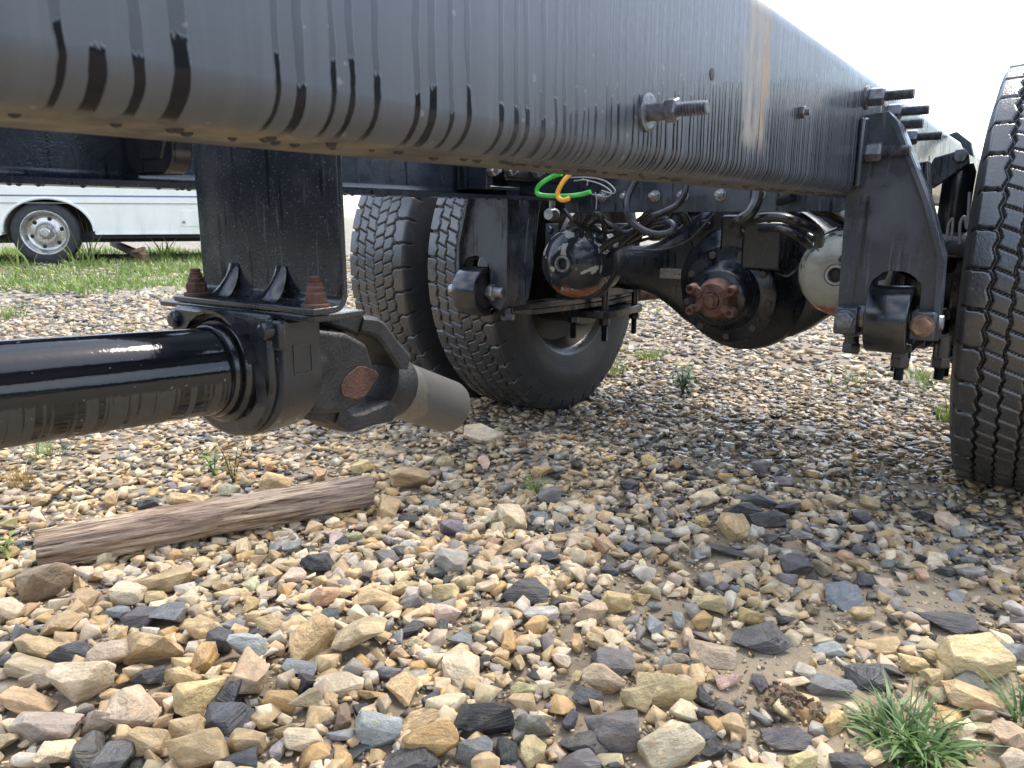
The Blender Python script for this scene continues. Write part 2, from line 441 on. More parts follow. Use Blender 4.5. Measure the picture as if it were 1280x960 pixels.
def tube(bm, pts, r, n=10, smooth=True, k=8):
    P = spline(pts, k) if smooth and len(pts) > 2 else [Vector(p) for p in pts]
    rr = r if isinstance(r, (list, tuple)) else None
    d = (P[1] - P[0]).normalized(); u, w, _ = frame_from(d); rings = []
    for i, c in enumerate(P):
        nd = (P[min(i + 1, len(P) - 1)] - P[max(i - 1, 0)]).normalized()
        q = d.rotation_difference(nd); u = q @ u; w = q @ w; d = nd
        rad = r if rr is None else rr[0] + (rr[1] - rr[0]) * i / (len(P) - 1)
        rings.append([bm.verts.new(c + (u * math.cos(2 * math.pi * j / n) + w * math.sin(2 * math.pi * j / n)) * rad) for j in range(n)])
    for a, b in zip(rings, rings[1:]):
        for i in range(n): bm.faces.new((a[i], b[i], b[(i + 1) % n], a[(i + 1) % n]))
    bm.faces.new(rings[0]); bm.faces.new(rings[-1])
def prism(bm, poly, vec):
    a = [bm.verts.new(p) for p in poly]; b = [bm.verts.new(Vector(p) + Vector(vec)) for p in poly]
    bm.faces.new(a); bm.faces.new(list(reversed(b)))
    for i in range(len(a)):
        j = (i + 1) % len(a); bm.faces.new((a[i], a[j], b[j], b[i]))
def hexnut(bm, o, axis, r, h, phase=0.3):
    lathe(bm, o, axis, [(0, r * 0.92), (h * 0.12, r), (h * 0.85, r), (h, r * 0.86)], 6, phase)
def stud(bm, o, axis, r, length, pitch=0.0030):
    prof = [(0, r)]; t = 0.0
    while t + pitch < length:
        prof += [(t + pitch * 0.45, r), (t + pitch * 0.75, r * 0.76)]; t += pitch
    prof += [(length - 0.001, r * 0.9), (length, r * 0.75)]
    lathe(bm, o, axis, prof, 14)
def fbm(x, y, s, o=3): return noise.fractal((x * s, y * s, 3.7), 1.0, 2.0, o)

# ================================================================== ground
def gz(x, y):
    h = 0.018 * math.sin(1.7 * x + 0.9 * y) * math.sin(1.3 * y - 0.6 * x + 1.0) * min(1, max(0, (math.hypot(x, y) - 1.6) / 2.0))
    h += 0.045 * math.exp(-((x + 1.15) ** 2 / 0.30 + (y - 1.72) ** 2 / 0.05))
    h -= 0.012 * math.exp(-((x + 0.12) ** 2 + (y - 1.03) ** 2) / 0.06)
    return h
def ground_mat():
    m, nt, p = mat_new('sandy_gravel_soil'); g = N(nt); v = g.coord(); x, y, z = g.xyz(v)
    n0 = g.noise(v, 0.9, 5, 0.6); n1 = g.noise(v, 6, 5, 0.6); n2 = g.noise(v, 55, 5, 0.7); n3 = g.noise(v, 400, 3, 0.7)
    soil = g.mix(g.step(n1, 0.3, 0.7), (0.18, 0.14, 0.095), (0.31, 0.245, 0.17))
    soil = g.mix(g.math('MULTIPLY', g.step(n2, 0.45, 0.7), 0.6), soil, (0.36, 0.29, 0.20))
    soil = g.mix(g.math('MULTIPLY', g.step(n3, 0.5, 0.75), 0.6), soil, (0.10, 0.08, 0.06))
    sandy = g.step(g.math('ADD', x, g.math('MULTIPLY', g.math('SUBTRACT', n1, 0.5), 0.6)), -0.75, -0.25)
    soil = g.mix(g.math('MULTIPLY', sandy, 0.55), soil, g.mix(n2, (0.34, 0.26, 0.165), (0.46, 0.37, 0.25)))
    vo = g.voro(v, 24.0); edge = g.voro(v, 24.0, 'DISTANCE_TO_EDGE')
    cr = g.xyz(vo['Color'])
    ramp = g.node('ShaderNodeValToRGB'); ramp.color_ramp.interpolation = 'CONSTANT'
    el = ramp.color_ramp.elements
    el[0].position = 0.0; el[0].color = (0.09, 0.092, 0.10, 1)
    el[1].position = 0.2; el[1].color = (0.30, 0.27, 0.22, 1)
    for pos, c in ((0.4, (0.42, 0.36, 0.27)), (0.6, (0.36, 0.34, 0.31)), (0.78, (0.20, 0.20, 0.20)), (0.88, (0.50, 0.45, 0.36))):
        e = el.new(pos); e.color = (*c, 1)
    g.link(cr[0], ramp.inputs[0])
    st = g.mix(g.step(edge['Distance'], 0.0, 0.14), soil, ramp.outputs[0])
    d = g.math('SQRT', g.math('ADD', g.math('MULTIPLY', x, x), g.math('MULTIPLY', y, y)))
    farf = g.step(d, 4.0, 7.0)
    col = g.mix(farf, soil, st)
    grass = g.math('MULTIPLY', g.step(g.math('ADD', g.math('MULTIPLY', n0, 0.7), g.math('MULTIPLY', n2, 0.3)), 0.53, 0.62), g.step(d, 6.0, 9.0))
    col = g.mix(g.math('MULTIPLY', grass, 0.75), col, g.mix(n2, (0.10, 0.15, 0.035), (0.20, 0.26, 0.07)))
    g.val(p.inputs['Base Color'], col)
    g.val(p.inputs['Roughness'], g.lerp(n1, 0.6, 0.95))
    h = g.math('ADD', g.math('MULTIPLY', n2, 0.6), g.math('MULTIPLY', n3, 0.25))
    h2 = g.math('MULTIPLY', g.math('MULTIPLY', g.step(edge['Distance'], 0.0, 0.2), farf), 1.0)
    g.link(g.bump(g.math('ADD', h, h2), 0.8, 0.012), p.inputs['Normal'])
    return m
def axis_pts(lo, hi, step, far):
    a = list(np.arange(lo, hi + 1e-6, step)); s = step; c = a[-1]
    while c < far: s *= 1.22; c += s; a.append(c)
    s = step; c = a[0]
    while c > -far: s *= 1.22; c -= s; a.insert(0, c)
    return np.array(a)
gx = axis_pts(-4.0, 2.0, 0.035, 600); gy = axis_pts(-0.6, 5.0, 0.035, 600)
nx, ny = len(gx), len(gy)
gv = np.zeros((nx * ny, 3)); X_, Y_ = np.meshgrid(gx, gy, indexing='ij')
gv[:, 0] = X_.ravel(); gv[:, 1] = Y_.ravel()
for i in range(nx * ny):
    a, b = gv[i, 0], gv[i, 1]
    if -9 < a < 7 and -6 < b < 10: gv[i, 2] = gz(a, b) + 0.006 * fbm(a, b, 6) - 0.004
    else: gv[i, 2] = -0.004 + 0.03 * fbm(a, b, 0.15)
idx = np.arange(nx * ny).reshape(nx, ny)
q = np.stack([idx[:-1, :-1], idx[1:, :-1], idx[1:, 1:], idx[:-1, 1:]], -1).reshape(-1, 4)
me = bpy.data.meshes.new('ground'); me.from_pydata(gv.tolist(), [], q.tolist()); me.shade_smooth()
me.materials.append(ground_mat())
ground = link(bpy.data.objects.new('ground', me)); ground['kind'] = 'structure'

# ================================================================== the truck chassis
CX, AY, AZ = -0.763, 2.36, 0.515
truck = thing('truck_chassis', 'bare black truck chassis seen from below, rear axle and drive shaft hanging under its rails', 'truck', (CX, AY, 0.0))
def part(name, bm, mat, parent=None, **kw):
    return obj(name, bm, mat, parent or truck, **kw)
def T(x): return 2 * CX - x          # mirror across the truck's centre line

ZB, ZT = 0.722, 0.950
# --- frame rails: C channels
def c_channel(bm, xo, sgn, y0, y1, zb=ZB, zt=ZT, fl=0.088, t=0.009, r=0.026):
    """xo = outer web face, sgn=+1 when the outer face looks to +X"""
    out = []
    def arc(cx, cz, rad, a0, a1, n=7):
        return [(cx + rad * math.cos(R(a0 + (a1 - a0) * i / n)), cz + rad * math.sin(R(a0 + (a1 - a0) * i / n))) for i in range(n + 1)]
    o_ = [(-fl, zb)] + arc(-r, zb + r, r, -90, 0) + arc(-r, zt - r, r, 0, 90) + [(-fl, zt)]
    ri = r - t
    i_ = [(-fl, zt - t)] + arc(-r, zt - r, ri, 90, 0) + arc(-r, zb + r, ri, 0, -90) + [(-fl, zb + t)]
    poly = [(xo + sgn * a, b) for a, b in o_ + i_]
    ys = [y0, y1]
    rings = [[bm.verts.new((a, y, b)) for a, b in poly] for y in ys]
    n = len(poly)
    for A, Bn in zip(rings, rings[1:]):
        for i in range(n): bm.faces.new((A[i], A[(i + 1) % n], Bn[(i + 1) % n], Bn[i]))
    # caps as quads between outer and inner outline
    for ring in (rings[0], rings[-1]):
        h = n // 2
        for i in range(h - 1): bm.faces.new((ring[i], ring[i + 1], ring[n - 2 - i], ring[n - 1 - i]))
NX = -0.333; FX = T(NX)
b = B(); c_channel(b, NX, 1, -2.6, 4.1); near_rail = part('frame_rail', b, M['rail'], deg=25)
near_rail['label'] = 'near black frame rail streaked with dark water runs'
b = B(); c_channel(b, FX, -1, -2.6, 4.1); far_rail = part('frame_rail', b, M['far_rail'], deg=25)
far_rail['label'] = 'far black frame rail, open side showing, with rusty lower lip'

# hanging drops along the near rail's bottom bend and the far rail's lip
random.seed(5)
def drops(xc, y0, y1, n, z, parent, rmin, rmax):
    bm = B()
    for i in range(n):
        y = random.uniform(y0, y1); r = random.uniform(rmin, rmax)
        lathe(bm, (xc + random.uniform(-0.012, 0.012), y, z + r * 0.4), (0, 0, -1), [(0, r), (r * 0.35, r * 0.95), (r * 0.65, r * 0.77), (r * 0.86, r * 0.52), (r * 0.97, r * 0.25), (r, 0)], 14)
    o = part('water_drop', bm, M['water'], parent, deg=60); o['kind'] = 'stuff'
drops(NX - 0.035, 0.05, 1.7, 90, ZB, near_rail, 0.0025, 0.0045)
drops(FX + 0.070, 0.2, 2.2, 70, ZB, far_rail, 0.003, 0.006)

# --- studs and nuts on the near rail (axis +X)
def rail_stud(y, z, length, r=0.0085, wr=0.019, mat='dark_steel', x0=NX, name='rail_bolt', nut=0.016, gap=0.0):
    bm = B()
    lathe(bm, (x0 - 0.002, y, z), (1, 0, 0), [(0, wr), (0.005, wr), (0.006, wr * 0.85)], 28)
    cyl(bm, (x0 + 0.003, y, z), (x0 + 0.008 + gap, y, z), r * 1.25)
    hexnut(bm, (x0 + 0.005 + gap, y, z), (1, 0, 0), r * 1.7, nut)
    stud(bm, (x0 + 0.004 + nut + gap, y, z), (1, 0, 0), r, length - nut - gap)
    return part(name, bm, M[mat], near_rail, deg=20)
rail_stud(0.695, 0.776, 0.056, 0.0068, 0.0175, 'dark_steel', nut=0.011, gap=0.016)
for (y, z) in ((1.645, 0.901), (1.80, 0.889), (1.744, 0.858), (2.03, 0.858), (1.630, 0.800)):
    rail_stud(y, z, 0.078, 0.0105, 0.022, 'dark_steel', x0=NX + (0.006 if y > 1.7 or z < 0.85 else 0), nut=0.028)
bm = B(); hexnut(bm, (NX - 0.001, 1.207, 0.829), (1, 0, 0), 0.0095, 0.009); cyl(bm, (NX + 0.006, 1.207, 0.829), (NX + 0.014, 1.207, 0.829), 0.005)
part('nut', bm, M['dark_steel'], near_rail)
for (y, z, r) in ((0.855, 0.832, 0.0065), (2.55, 0.842, 0.010), (2.85, 0.838, 0.010)):  # flat black discs painted in for the shade inside open holes
    bm = B(); lathe(bm, (NX - 0.001, y, z), (1, 0, 0), [(0, r), (0.0016, r), (0.0017, r * 0.9), (0.0017, 0)], 20)
    part('hole_shade_disc', bm, M['rubber'], near_rail)

# --- cross members
bm = B()
for (y0, y1, z0, z1) in ((0.580, 0.588, 0.865, 0.93), (0.588, 0.64, 0.921, 0.93), (0.588, 0.64, 0.865, 0.874)):
    box(bm, (FX + 0.012, y0, z0), (NX - 0.012, y1, z1))
part('cross_member', bm, M['plate'], bevel=0.002)
bm = B()
for (y0, y1, z0, z1) in ((1.95, 1.958, 0.692, 0.93), (1.958, 2.04, 0.921, 0.93), (1.958, 2.04, 0.692, 0.701)):
    box(bm, (FX + 0.012, y0, z0), (NX - 0.012, y1, z1))
crm = part('cross_member', bm, M['hanger'], bevel=0.002)
for x in (-1.06, -0.985, -0.90, -0.82, -0.72, -0.62):
    bm = B(); lathe(bm, (x, 1.952, 0.735), (0, -1, 0), [(0, 0.015), (0.004, 0.015)], 20)
    hexnut(bm, (x, 1.949, 0.735), (0, -1, 0), 0.012, 0.011); stud(bm, (x, 1.94, 0.735), (0, -1, 0), 0.007, 0.022)
    part('bolt', bm, M['steel'], crm, deg=20)

bm = B()  # deep dark member added to block the bright sky behind the axle
for (y0, y1, z0, z1) in ((2.86, 2.868, 0.540, 0.93), (2.868, 2.94, 0.921, 0.93), (2.868, 2.94, 0.540, 0.549)):
    box(bm, (FX + 0.012, y0, z0), (NX - 0.012, y1, z1))
part('cross_member', bm, M['grease'], bevel=0.002)
# --- the hook shaped bracket on the far rail, left
bm = B()
W0, W1, ya = -1.179, -1.052, 0.658
prof = [(W0, 0.93), (W0, 0.78)] + [(W0 + 0.03 - 0.03 * math.cos(R(a)), 0.775 - 0.034 * math.sin(R(a))) for a in range(0, 91, 15)] + \
       [(W1 - 0.03 + 0.03 * math.sin(R(a)), 0.775 - 0.034 * math.cos(R(a))) for a in range(0, 91, 15)] + [(W1, 0.93)]
prism(bm, [(x, ya, z) for x, z in prof], (0, 0.032, 0))
hook = part('rail_bracket', bm, M['gloss'], bevel=0.004)
bm = B()
prism(bm, [(W0 + 0.028, ya - 0.003, 0.92), (W0 + 0.028, ya - 0.003, 0.785), (W0 + 0.045, ya - 0.003, 0.762), (W1 - 0.03, ya - 0.003, 0.762), (W1 - 0.016, ya - 0.003, 0.785), (W1 - 0.016, ya - 0.003, 0.92)], (0, 0.02, 0))
part('inner_web', bm, M['grease'], hook, bevel=0.003)

# --- bearing bracket: plate with flange, two pressed ribs, bolts
PY = 0.570
bm = B()
xl, xr, zb_, zt_ = -0.872, -0.620, 0.580, 0.900
# plate and bottom flange with a bent corner, plus ribs pressed into the bend
t = 0.007; rad = 0.012
prof = [(PY + t, zt_), (PY, zt_)]
prof += [(PY - rad + rad * math.cos(R(a)), zb_ + t + rad - rad * math.sin(R(a))) for a in range(0, 91, 18)]
prof += [(PY - 0.042, zb_ + t), (PY - 0.042, zb_)]
prof += [(PY - rad + (rad + t) * math.sin(R(a)), zb_ + t + rad - (rad + t) * math.cos(R(a))) for a in range(0, 91, 18)]
prism(bm, [(xl, y, z) for y, z in prof], (xr - xl, 0, 0))
plate = part('bearing_bracket', bm, M['plate'], bevel=0.0015)
for cx in (-0.806, -0.719):
    bm = B(); n = 12; rows_ = []
    for i in range(n + 1):                       # a pressed gusset: rounded ridge running from plate to flange
        t_ = i / n
        row = []
        for j in range(9):
            s = -1 + j / 4
            wdt = 0.021 * (1 - 0.58 * t_)
            hgt = max(0.0, math.cos(s * math.pi / 2)) ** 1.0 * 0.0055 * max(0.0, math.sin(math.pi * min(1, 0.10 + t_ * 0.9))) ** 0.7
            y0 = PY - 0.029 * (1 - t_) ** 1.5; z0 = zb_ + t + 0.038 * t_ ** 1.5
            row.append(bm.verts.new((cx + s * wdt, y0 - hgt * 0.75 - 0.0008, z0 + hgt * 0.75 + 0.0008)))
        rows_.append(row)
    for a_, b_ in zip(rows_, rows_[1:]):
        for j in range(8): bm.faces.new((a_[j], a_[j + 1], b_[j + 1], b_[j]))
    part('pressed_rib', bm, M['gloss'], plate, deg=60)
# wide flange ears
bm = B()
prism(bm, [(xl - 0.030, PY - 0.043, zb_ - 0.0075), (xr - 0.02, PY - 0.043, zb_ - 0.0075), (xr - 0.004, PY - 0.036, zb_ - 0.0075), (xr, PY - 0.02, zb_ - 0.0075), (xr, PY + 0.03, zb_ - 0.0075), (xl - 0.030, PY + 0.03, zb_ - 0.0075)], (0, 0, 0.007))
part('flange', bm, M['plate'], plate, bevel=0.0015)
for cx in (xl + 0.022, xr - 0.016):
    bm = B()
    lathe(bm, (cx, PY - 0.024, zb_ + (t if cx > xl else -0.001)), (0, 0, 1), [(0, 0.0155), (0.003, 0.0155), (0.004, 0.014)], 26)
    z1 = zb_ + (t if cx > xl else -0.001) + 0.003
    hexnut(bm, (cx, PY - 0.024, z1), (0, 0, 1), 0.0125, 0.013)
    lathe(bm, (cx, PY - 0.024, z1 + 0.013), (0, 0, 1), [(0, 0.0095), (0.004, 0.0098), (0.006, 0.008), (0.010, 0.0075)], 18)
    stud(bm, (cx, PY - 0.024, z1 + 0.017), (0, 0, 1), 0.007, 0.012)
    bo = part('bolt', bm, M['rust'], plate, deg=20)
    bo['label'] = 'rusty bolt and nut standing on the bracket flange'

# --- centre bearing hung under the flange (axis along the shaft)
sh_dir = Vector((0.0, 1.0, -0.062)).normalized()
SC = Vector((CX, 0.545, 0.508))            # shaft centre at the bearing
def at_shaft(t_): return SC + sh_dir * t_
bm = B()
def ushape(w, zc, zt2, r, n=18):
    pts = [(-w, zt2)] + [(-w * math.cos(R(180 * i / n)), zc - r * math.sin(R(180 * i / n))) for i in range(n + 1)] + [(w, zt2)]
    return pts
outer = ushape(0.102, 0.512, 0.572, 0.081)
inner = ushape(0.090, 0.512, 0.556, 0.069)
y0, y1 = 0.520, 0.572
ring_o = [[bm.verts.new((CX + a, y, z)) for a, z in outer] for y in (y0, y1)]
ring_i = [[bm.verts.new((CX + a, y, z)) for a, z in inner] for y in (y0, y1)]
n = len(outer)
for A, Bq in ((ring_o[0], ring_o[1]), (ring_i[1], ring_i[0]), (ring_o[0], ring_i[0]), (ring_i[1], ring_o[1])):
    for i in range(n - 1): bm.faces.new((A[i], A[i + 1], Bq[i + 1], Bq[i]))
for i in (0, n - 1): bm.faces.new((ring_o[0][i], ring_o[1][i], ring_i[1][i], ring_i[0][i]))
bearing = part('carrier_bearing', bm, M['grease'], bevel=0.003, deg=40)
bm = B()   # top block between strap and flange
box(bm, (CX - 0.101, y0 - 0.003, 0.540), (CX + 0.101, y1 - 0.004, 0.5722))
for sx in (-1, 1):
    lathe(bm, (CX + sx * 0.084, 0.512, 0.561), (0, 1, 0), [(-0.006, 0.0), (-0.006, 0.009), (0.004, 0.011), (0.02, 0.011)], 16)
part('mounting_block', bm, M['grease'], bearing, bevel=0.003)
bm = B()   # front plate: rounded disc, thick lip at the bottom
fp = ushape(0.088, 0.508, 0.578, 0.076)
prism(bm, [(CX + a, 0.513, z) for a, z in fp], (0, 0.012, 0))
part('bearing_cushion', bm, M['grease'], bearing, bevel=0.005, deg=40)
bm = B()   # grease slinger with notched edge
lathe(bm, at_shaft(-0.040), sh_dir, [(0, 0.045), (0.0, 0.056), (0.004, 0.060), (0.010, 0.060), (0.014, 0.055), (0.016, 0.045)], 48)
lathe(bm, at_shaft(-0.052), sh_dir, [(0, 0.045), (0.002, 0.0515), (0.006, 0.053), (0.010, 0.0515), (0.012, 0.045)], 48)
part('grease_slinger', bm, M['gloss'], bearing, deg=40)
for k in range(11):   # little tabs round the slinger
    bm = B(); a = R(20 + 14 * k)
    u, w, d = frame_from(sh_dir)
    p0 = at_shaft(-0.036) + (Vector((math.cos(a), 0, math.sin(a)))) * 0.0665
    box(bm, (-0.0018, -0.007, -0.0085), (0.0018, 0.007, 0.0085), Matrix.Translation(p0) @ Matrix.Rotation(-a + math.pi / 2, 4, 'Y') @ Matrix.Rotation(R(90), 4, 'Y'))
    part('tab', bm, M['gloss'], bearing)
bm = B(); fx_ = CX + 0.1018   # stamped rectangle on the strap's side
for lo, hi in (((fx_, 0.532, 0.512), (fx_ + 0.0012, 0.5335, 0.545)), ((fx_, 0.556, 0.512), (fx_ + 0.0012, 0.5575, 0.545)), ((fx_, 0.5335, 0.5435), (fx_ + 0.0012, 0.556, 0.545)), ((fx_, 0.5335, 0.512), (fx_ + 0.0012, 0.556, 0.5135))):
    box(bm, lo, hi)
part('stamped_outline', bm, M['gloss'], bearing, kind='stuff')

# --- drive shaft
SR = 0.0485
bm = B(); lathe(bm, at_shaft(-2.2), sh_dir, [(0, SR), (2.138, SR), (2.142, SR * 1.02), (2.150, SR * 1.025), (2.154, SR * 0.985), (2.162, SR * 0.86), (2.18, SR * 0.84), (2.24, SR * 0.80)], 64)
shaft = part('drive_shaft', bm, M['shaft'], deg=30)
# --- fixed yoke, cross and drooping slip yoke
SD = Vector((0.02, 0.92, -0.40)).normalized()      # slip axis
JC = Vector((CX + 0.004, 0.655, 0.496))             # joint centre
bm = B()
lathe(bm, at_shaft(0.022), sh_dir, [(0, 0.040), (0.02, 0.052), (0.045, 0.058), (0.06, 0.056)], 32)
lug_axis = Vector((1, 0, 0))
for s in (-1, 1):   # two ears, left and right
    pts = []
    base = at_shaft(0.068)
    poly = [(-0.02, -0.056), (0.03, -0.062), (0.066, -0.054), (0.088, -0.016), (0.074, 0.022), (0.040, 0.038), (-0.015, 0.046)]
    prism(bm, [tuple(base + sh_dir * a + Vector((s * 0.030, 0, c))) for a, c in poly], (s * 0.026, 0, 0))
fixed = part('fixed_yoke', bm, M['forged'], bevel=0.006, seg=3)
bm = B()
side = Vector((1, 0, 0)); up = side.cross(SD).normalized()
if up.z < 0: up = -up
cyl(bm, JC - side * 0.046, JC + side * 0.046, 0.018)
cyl(bm, JC - up * 0.060, JC + up * 0.060, 0.018)
lathe(bm, JC, side, [(-0.02, 0.026), (0.02, 0.026)], 20)
cross = part('joint_cross', bm, M['grease'])
bm = B()
base = at_shaft(0.068)
prism(bm, [tuple(base + sh_dir * (0.056 + 0.026 * math.cos(a) * (1 + 0.26 * math.sin(2 * a + 0.7) + 0.10 * math.sin(5 * a)) + 0.006 * math.sin(a)) + Vector((0.0555, 0, -0.026 + 0.022 * math.sin(a) * (1 + 0.10 * math.cos(2 * a + 1))))) for a in [2 * math.pi * k / 22 for k in range(22)]], (0.0022, 0, 0))
cp = part('worn_face', bm, simple('dull_rust', (0.075, 0.036, 0.022), 0.7, 0.0, 0.6, 45, 0.6, 0.003), fixed, bevel=0.001); cp['label'] = 'rusty orange worn face of the fixed yoke'
# slip yoke: two arms with round eyes above and below, meeting in a collar
bm = B()
for s in (-1, 1):
    eye = JC + up * (0.058 * s)
    lathe(bm, eye - up * (0.014 * s), up * s, [(0, 0.020), (0, 0.034), (0.004, 0.037), (0.026, 0.037), (0.030, 0.033), (0.030, 0.026), (0.022, 0.025), (0.022, 0.0)], 32)
    arm = [eye + up * s * 0.002 + SD * 0.018, eye + up * s * 0.006 + SD * 0.050, JC + up * s * 0.046 + SD * 0.085, JC + up * s * 0.030 + SD * 0.115]
    wd = [0.036, 0.036, 0.038, 0.040]; th = [0.013, 0.015, 0.017, 0.022]
    prev = None
    for P_, w_, h_ in zip(spline(arm, 4), np.interp(np.linspace(0, 3, 13), range(4), wd), np.interp(np.linspace(0, 3, 13), range(4), th)):
        ring = [bm.verts.new(P_ + side * (w_ * math.copysign(abs(math.cos(a)) ** 0.4, math.cos(a))) + up * (h_ * math.copysign(abs(math.sin(a)) ** 0.4, math.sin(a)))) for a in [2 * math.pi * (k + 0.5) / 14 for k in range(14)]]
        if prev:
            for k in range(14): bm.faces.new((prev[k], ring[k], ring[(k + 1) % 14], prev[(k + 1) % 14]))
        else: bm.faces.new(ring)
        prev = ring
    bm.faces.new(prev)
lathe(bm, JC + SD * 0.095, SD, [(0, 0.030), (0.006, 0.044), (0.02, 0.047), (0.040, 0.046), (0.046, 0.044)], 36)
slip = part('slip_yoke', bm, M['forged'], deg=30)
bm = B()
lathe(bm, JC + SD * 0.132, SD, [(0, 0.041), (0.012, 0.0425), (0.016, 0.0415), (0.134, 0.041), (0.141, 0.039), (0.142, 0.033), (0.10, 0.032), (0.10, 0)], 48)
part('slip_tube', bm, M['slip'], slip, deg=30)

# --- rear axle
bm = B()
def rbox_beam(bm, x0, x1, stations):
    prev = None
    for (x, yc, zc, hy, hz) in stations:
        ring = [bm.verts.new((x, yc + hy * math.copysign(abs(math.cos(a)) ** 0.45, math.cos(a)), zc + hz * math.copysign(abs(math.sin(a)) ** 0.45, math.sin(a)))) for a in [2 * math.pi * k / 24 for k in range(24)]]
        if prev:
            for k in range(24): bm.faces.new((prev[k], ring[k], ring[(k + 1) % 24], prev[(k + 1) % 24]))
        else: bm.faces.new(ring)
        prev = ring
    bm.faces.new(prev)
st = []
for d_, hz in ((-0.56, 0.066), (-0.42, 0.070), (-0.33, 0.075), (-0.29, 0.088), (-0.24, 0.120), (-0.19, 0.160), (-0.14, 0.186), (-0.07, 0.200), (0, 0.204), (0.07, 0.200), (0.14, 0.186), (0.19, 0.160), (0.24, 0.120), (0.29, 0.088), (0.33, 0.075), (0.42, 0.070), (0.56, 0.066)):
    st.append((CX + d_, AY, AZ, 0.072, hz))
rbox_beam(bm, 0, 0, st)
axle = part('axle_housing', bm, M['axle'], deg=50)
bm = B()   # the carrier: big bowl hanging forward of the beam
lathe(bm, (CX, AY + 0.17, AZ - 0.03), (0, -1, 0), [(0, 0.10), (0.03, 0.16), (0.09, 0.196), (0.20, 0.205), (0.235, 0.20), (0.25, 0.185), (0.29, 0.165), (0.32, 0.135), (0.36, 0.11)], 56)
box(bm, (CX + 0.04, AY - 0.22, AZ + 0.02), (CX + 0.15, AY - 0.06, AZ + 0.15))
box(bm, (CX - 0.03, AY - 0.20, AZ + 0.06), (CX + 0.05, AY - 0.06, AZ + 0.17))
diff = part('differential', bm, M['axle'], bevel=0.008, deg=40)
PA = Vector((CX + 0.0, 2.045, 0.455)); pd = Vector((0.0, -0.998, -0.05)).normalized()
bm = B()
lathe(bm, PA - pd * 0.135, pd, [(0, 0.10), (0.0, 0.138), (0.014, 0.138), (0.018, 0.132), (0.03, 0.10), (0.07, 0.080), (0.080, 0.078), (0.086, 0.072), (0.092, 0.05)], 48)
cage = part('pinion_cage', bm, M['axle'], diff, deg=35)
u_, w_, _ = frame_from(pd)
for k in range(9):
    a = 2 * math.pi * (k + 0.3) / 9
    bm = B(); hexnut(bm, PA - pd * 0.122 + (u_ * math.cos(a) + w_ * math.sin(a)) * 0.120, pd, 0.012, 0.013)
    part('bolt', bm, M['axle'], diff)
bm = B()   # rusty end yoke: hub, four lugs with bolt holes, centre nut
lathe(bm, PA - pd * 0.045, pd, [(0, 0.05), (0.005, 0.058), (0.03, 0.052), (0.046, 0.046), (0.052, 0.034), (0.052, 0.024), (0.046, 0.022), (0.046, 0.0)], 36)
yk = part('end_yoke', bm, M['rust'], diff, deg=35); yk['label'] = 'rusty brown end yoke on the differential pinion'
for k, a in enumerate((R(28), R(152), R(208), R(332))):
    c = PA + (u_ * math.cos(a) + w_ * math.sin(a)) * 0.064
    bm = B()
    lathe(bm, c - pd * 0.014, pd, [(0, 0.015), (0.03, 0.0135), (0.036, 0.012), (0.036, 0.0065), (0.026, 0.006), (0.026, 0)], 18)
    box(bm, (-0.016, -0.012, -0.012), (0.016, 0.012, 0.012), Matrix.Translation(PA + (c - PA) * 0.72 - pd * 0.002) @ (c - PA).to_track_quat('X', 'Z').to_matrix().to_4x4())
    part('lug', bm, M['rust'], diff, bevel=0.003)
bm = B(); hexnut(bm, PA - pd * 0.002, pd, 0.024, 0.016); cyl(bm, PA + pd * 0.012, PA + pd * 0.022, 0.013)
part('pinion_nut', bm, M['rust'], diff)
bm = B(); px_, py_, pz_ = (-0.992, 2.285, 0.505)
box(bm, (px_ - 0.036, 2.2835, pz_ - 0.016), (px_ + 0.036, 2.2865, pz_ + 0.016))
part('identification_plate', bm, M['tag'], axle, bevel=0.001)
for sx in (-0.030, 0.030):
    bm = B(); lathe(bm, (px_ + sx, 2.284, pz_), (0, -1, 0), [(0, 0.0035), (0.0015, 0.003), (0.002, 0)], 10)
    part('rivet', bm, M['dark_steel'], axle)
# raised web and breather on the beam's left shoulder, oil filler
bm = B()
prism(bm, [(-0.939, 2.270, 0.630), (-0.876, 2.270, 0.687), (-0.834, 2.270, 0.724), (-0.767, 2.270, 0.737), (-0.759, 2.270, 0.613), (-0.910, 2.270, 0.568)], (0, 0.06, 0))
part('housing_web', bm, M['axle'], axle, bevel=0.008)
bm = B(); hexnut(bm, (-0.874, 2.268, 0.656), (0, -1, 0), 0.017, 0.018); part('filler_plug', bm, M['axle'], axle)
bm = B(); hexnut(bm, (-0.913, 2.285, 0.511), (0, -1, 0), 0.010, 0.010); part('drain_plug', bm, M['axle'], axle)

